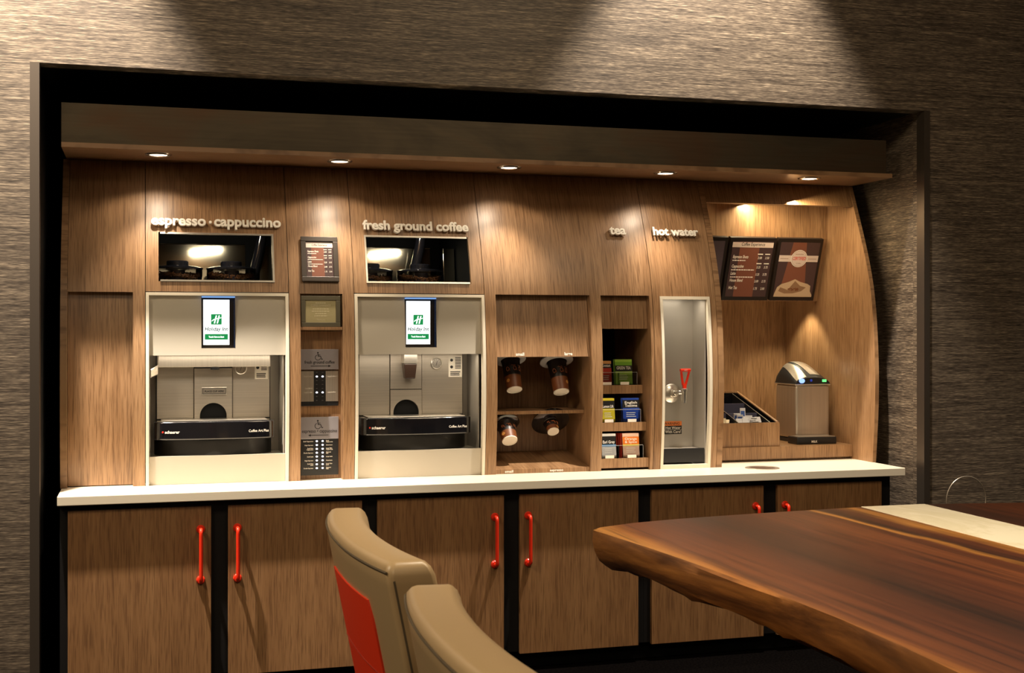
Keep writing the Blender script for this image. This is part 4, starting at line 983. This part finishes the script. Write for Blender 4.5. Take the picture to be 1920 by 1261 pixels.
M['walnut'] = walnut()
def bark():
    m, nt, b = new_mat('walnut_live_edge')
    n = noise(nt, (4, 1.6, 10), 5, .62, 1, .7); g = noise(nt, (30, 5, 60), 4, .6)
    c = ramp(nt, n, [(.30, (.040, .016, .006)), (.42, (.15, .058, .019)), (.55, (.32, .13, .036)), (.72, (.50, .22, .058))])
    c = mix(nt, 'MULTIPLY', .6, c, ramp(nt, g, [(.3, (.45, .4, .36)), (.6, (1, 1, 1))]))
    nt.links.new(c, b.inputs['Base Color']); b.inputs['Roughness'].default_value = .42; bump(nt, b, n, .35, .01); return m
M['bark'] = bark()
left = [(1.205, -2.385), (1.222, -2.52), (1.246, -2.72), (1.262, -2.90), (1.274, -3.08), (1.286, -3.30), (1.292, -3.56), (1.285, -3.78), (1.274, -3.95), (1.262, -4.2), (1.272, -4.5), (1.285, -4.85)]
far = [(2.95, -2.275), (2.73, -2.235), (2.55, -2.20), (2.40, -2.183), (2.17, -2.182), (1.91, -2.204), (1.70, -2.228), (1.516, -2.255), (1.36, -2.292), (1.24, -2.345)]
outline = [(2.95, -4.85)] + far + left          # counter-clockwise seen from above? order fixed by recalc
b = BM(); N = len(outline)
levels = [(TZ, 0), (TZ-.005, .004), (TZ-.03, .005), (TZ-.06, -.004), (TZ-.085, -.018), (TZ-TH_, -.036)]
cen = Vector((2.1, -3.5)); rings = []
dense = []
for i in range(N):
    p, q = Vector(outline[i]), Vector(outline[(i+1) % N]); k = max(1, int((q-p).length/.035))
    for j in range(k): dense.append(p+(q-p)*j/k)
nd = len(dense)
for li, (z, o) in enumerate(levels):
    ring = []
    for i, p in enumerate(dense):
        tg = dense[(i+1) % nd]-dense[i-1]; nm = Vector((tg.y, -tg.x)).normalized()
        if nm.dot(p-cen) < 0: nm = -nm
        on_left = p.x < 1.31
        w = 0
        if li >= 1: w = .004*math.sin(i*.19+li*.5)+.0025*math.sin(i*.41+li*.8)
        k = 1.0 if (on_left or p.y > -2.4) else .2
        ring.append(b.verts.new((p.x+nm.x*(o*1.0+w)*k, p.y+nm.y*(o+w)*k, z + (.006*math.sin(i*.6+1)+.004*math.sin(i*1.7) if li == len(levels)-1 else 0))))
    rings.append(ring)
tops = b.faces.new(rings[0]); b.faces.new(rings[-1][::-1])
for A, B in zip(rings, rings[1:]):
    for i in range(nd): b.faces.new((A[i], A[(i+1) % nd], B[(i+1) % nd], B[i]))
t = thing('dining_table', 'bar-height walnut slab table with a live edge and a cream stone strip', 'table', (2.1, -3.5, 0))
sl = obj('tabletop', b, 'walnut', t, smooth=True)
sl.data.materials.append(M['bark'])
for p in sl.data.polygons:
    if abs(p.normal.z) < .9: p.material_index = 1
    else: p.use_smooth = False
b = BM(); poly_extrude(b, [(2.172, -2.179, TZ-.02), (2.402, -2.1795, TZ-.02), (2.345, -4.84, TZ-.02), (2.10, -4.84, TZ-.02)], (0, 0, .0212)); obj('stone_strip', b, 'marble', t, bevel=.001)
for y in (-3.0, -4.3):
    b = BM(); box(b, 2.02, 2.42, y-.06, y+.06, .02, TZ-TH_-.012); obj('pedestal', b, 'legwood', t, bevel=.004)
    b = BM(); box(b, 1.85, 2.6, y-.12, y+.12, 0, .0195); obj('foot_plate', b, 'black', t)
b = BM(); box(b, 1.7, 2.75, -4.4, -2.8, TZ-TH_-.0118, TZ-TH_+.004); obj('under_frame', b, 'black', t)

# ================================================================== bar chairs
def chair(cy, label):
    t = thing('bar_chair', label, 'chair', (.70, cy, 0), 'tan bar chairs')
    n = 28; HW = .352
    def cen_x(q): return .385 - .034*(1-abs(q)**2.2) 
    def lean(z): return .20*(1.22-z)
    def ring(z, ins=0.0, hw=HW, thk=.086):
        out, inn = [], []
        for k in range(n+1):
            q = -1+2*k/n
            x = cen_x(q)+lean(z); out.append((x+ins, cy+q*(hw-ins), z)); inn.append((x+thk-ins, cy+q*(hw-ins)*.985, z))
        return out+inn[::-1]
    b = BM(); R = []
    lev = [(.74, .004), (.80, 0), (.90, 0), (1.0, 0), (1.10, 0), (1.18, 0), (1.196, .0004), (1.209, .004), (1.217, .011), (1.220, .020)]
    for z, ins in lev: R.append([b.verts.new(p) for p in ring(z, ins)])
    m = 2*(n+1)
    for A, B in zip(R, R[1:]):
        for i in range(m): b.faces.new((A[i], A[(i+1) % m], B[(i+1) % m], B[i]))
    for ringv, flip in ((R[0], True), (R[-1], False)):
        for k in range(n):
            f = (ringv[k], ringv[k+1], ringv[m-2-k], ringv[m-1-k]); b.faces.new(f[::-1] if flip else f)
    back = obj('backrest', b, 'leather', t, bevel=.010, seg=3, smooth=True)
    # seams along the outer rim and down the near end
    b = BM(); zz = 1.203
    tube(b, [(cen_x(-1+2*k/30)+lean(zz)+.0005, cy+(-1+2*k/30)*(HW-.006), zz) for k in range(31)], .0022, 6)
    for s in (-1, 1):
        tube(b, [(cen_x(1)+lean(z)+.010, cy+s*(HW-.0015), z) for z in (1.190, 1.1, 1.0, .9, .78)], .0022, 6)
        tube(b, [(cen_x(1)+lean(1.212)+q, cy+s*(HW-.018), 1.2165) for q in (.020, .04, .066)], .0014, 6)
    obj('piping', b, 'seam', back)
    # orange insert on the outside of the back
    b = BM(); g = []
    for j in range(11):
        z = .78+.355*j/10; row = []
        w = .235 if z < 1.105 else .235-.35*(z-1.105)
        for i in range(25):
            q = (-w + (w+.115)*i/24)/HW; row.append((cen_x(q)+lean(z), cy+q*HW, z))
        g.append(row)
    F = [[b.verts.new((x-.0035, y, z)) for x, y, z in r] for r in g]; Bk = [[b.verts.new((x+.004, y, z)) for x, y, z in r] for r in g]
    for j in range(10):
        for i in range(24): b.faces.new((F[j][i], F[j][i+1], F[j+1][i+1], F[j+1][i])); b.faces.new((Bk[j][i], Bk[j+1][i], Bk[j+1][i+1], Bk[j][i+1]))
    for r, s in ((0, 1), (10, -1)):
        for i in range(24): b.faces.new((F[r][i], F[r][i+1], Bk[r][i+1], Bk[r][i]))
    for j in range(10):
        for i in (0, 24): b.faces.new((F[j][i], F[j+1][i], Bk[j+1][i], Bk[j][i]))
    ins = obj('back_insert', b, 'orange', back, smooth=True)
    b = BM(); z = 1.0
    tube(b, [(cen_x(q)+lean(z)-.0035, cy+q*HW, z) for q in [(-.66+.98*k/24) for k in range(25)]], .0016, 6); obj('insert_seam', b, pbr('dark_orange_seam', (.35, .02, .004), .5), ins)
    b = BM(); box(b, .485, .93, cy-.30, cy+.30, .655, .739); obj('seat', b, 'leather', t, bevel=.025, seg=4, smooth=True)
    for sx, sy in ((.52, -.26), (.52, .26), (.90, -.26), (.90, .26)):
        b = BM(); hexa(b, [(sx-.016, cy+sy-.016, 0), (sx+.016, cy+sy-.016, 0), (sx+.016, cy+sy+.016, 0), (sx-.016, cy+sy+.016, 0), (sx-.022, cy+sy-.022, .656), (sx+.022, cy+sy-.022, .656), (sx+.022, cy+sy+.022, .656), (sx-.022, cy+sy+.022, .656)]); obj('leg', b, 'legwood', t, bevel=.003)
    b = BM()
    for sy in (-.26, .26): box(b, .54, .88, cy+sy-.009, cy+sy+.009, .27, .30)
    box(b, .885, .915, cy-.24, cy+.24, .22, .25); obj('footrest', b, 'legwood', t)
    return t
c0 = chair(-3.300, 'tan leather bar chair with an orange-red back insert, further along the table')
dup(c0, (-.004, -.872, 0), 'tan leather bar chair nearest the camera, cut off by the lower edge')

# ================================================================== thin hoop behind the table
t = thing('hoop_stand', 'thin pale wire hoop on a stand, behind the far edge of the walnut table', 'stand', (3.474, -.9, 0))
b = BM(); tube(b, [(3.474+.100*math.cos(2*PI*k/48), -.9, .861+.103*math.sin(2*PI*k/48)) for k in range(48)], .0024, 8, True); obj('hoop', b, pbr('pale_wire', (.45, .38, .30), .35, .6), t, smooth=True)
b = BM(); tube(b, [(3.474, -.9, .758), (3.474, -.9, .012)], .006, 10); obj('post', b, 'plastic', t)
b = BM(); lathe(b, (3.474, -.9, 0), (0, 0, 1), [(.10, 0), (.10, .008), (.01, .014)], 32); obj('base', b, 'plastic', t)

# ================================================================== light
def spot(name, loc, target, power, angle, blend, col=(1, .80, .56), size=.03):
    l = bpy.data.lights.new(name, 'SPOT'); l.energy = power; l.spot_size = math.radians(angle); l.spot_blend = blend; l.color = col; l.shadow_soft_size = size
    o = bpy.data.objects.new(name, l); COL.objects.link(o); o.location = loc
    o.rotation_euler = (Vector(target)-Vector(loc)).to_track_quat('-Z', 'Y').to_euler(); return o
def area(name, loc, target, power, sx, sy, col=(1, .82, .6)):
    l = bpy.data.lights.new(name, 'AREA'); l.shape = 'RECTANGLE'; l.size = sx; l.size_y = sy; l.energy = power; l.color = col
    o = bpy.data.objects.new(name, l); COL.objects.link(o); o.location = loc
    o.rotation_euler = (Vector(target)-Vector(loc)).to_track_quat('-Z', 'Y').to_euler(); return o
WARM = (1, .83, .63)
for x in LX:
    spot('canopy_lamp', (x, .246, CZ-.008), (x, .30, 0), 4.0, 122, .30, WARM, .022)
    spot('canopy_lamp', (x, .246, CZ-.008), (x, .21, 0), 31, 74, 1.0, WARM, .022)
# ceiling spots washing the papered wall
for x, p in ((-.62, 2300), (2.70, 1100), (5.95, 380)): spot('wall_wash_lamp', (x, -.42, HC-.08), (x, -.12, 0), p, 62, .5, (1, .89, .75), .04)
# unseen fill lights added over the table, the chairs and behind the viewer
RW = (1, .80, .54)
area('ceiling_fill', (2.4, -3.2, HC-.02), (2.2, -3.2, 0), 80, 1.2, 1.2, RW)
area('ceiling_fill', (-2.2, -3.4, HC-.02), (-.2, -3.2, .6), 190, 1.2, 1.2, RW)
area('ceiling_fill', (0.2, -7.6, HC-.02), (0.2, -7.6, 0), 80, 3.0, 1.6, RW)
spot('table_fill', (1.5, -3.0, HC-.06), (1.6, -3.2, 0), 560, 52, .9, (1, .84, .62), .06)  # unseen spot added to keep table and chairs bright
# alcove: lamps behind the header and one below the boards
for x in (2.99, 3.22, 3.45, 3.66): spot('alcove_strip', (x, .668, 2.345), (x, .735, 1.2), .8, 118, .8, (1, .80, .50), .06)
area('alcove_wash', (3.30, .60, 2.30), (3.55, .75, 1.3), 8.0, .7, .05, (1, .78, .46))
spot('alcove_lamp', (3.62, .93, 1.80), (3.66, .95, 1.0), 12.0, 95, .5, (1, .86, .55), .02)
spot('alcove_lamp', (3.15, .95, 1.80), (3.15, .95, 1.0), 8.0, 120, .8, (1, .84, .55), .03)
for x0 in (S['b'], S['d']):
    area('hopper_fill', (x0+.31, .475, 2.13), (x0+.27, .58, 1.86), 2.4, .16, .012, (1, .90, .70))  # unseen fill added inside the chamber so the beans show
    area('niche_fill', (x0+.32, .345, 1.486), (x0+.32, .36, 1.1), .9, .56, .02, (1, .86, .66))  # fill added under the fascia to brighten the machine niche
area('niche_fill', (2.655, .34, 1.760), (2.655, .42, 1.1), .42, .2, .04, (1, .86, .66))  # same added fill for the hot water niche
w = bpy.data.worlds.new('World'); SC.world = w; w.use_nodes = True
w.node_tree.nodes['Background'].inputs['Color'].default_value = (1, .82, .62, 1); w.node_tree.nodes['Background'].inputs['Strength'].default_value = .01

# ================================================================== camera
cd = bpy.data.cameras.new('Camera'); co = bpy.data.objects.new('Camera', cd); COL.objects.link(co)
cd.sensor_width = 36; cd.lens = FPX*36/1920; cd.shift_y = (HV-630.5)/1920
co.location = CAM; co.rotation_euler = (PI/2, 0, -TH); cd.clip_start = .05
cd.dof.use_dof = True; cd.dof.focus_distance = 6.2; cd.dof.aperture_fstop = 17
SC.camera = co
SC.view_settings.view_transform = 'Standard'; SC.view_settings.look = 'None'; SC.view_settings.gamma = 1; SC.view_settings.use_curve_mapping = False
SC.view_settings.exposure = 0.0
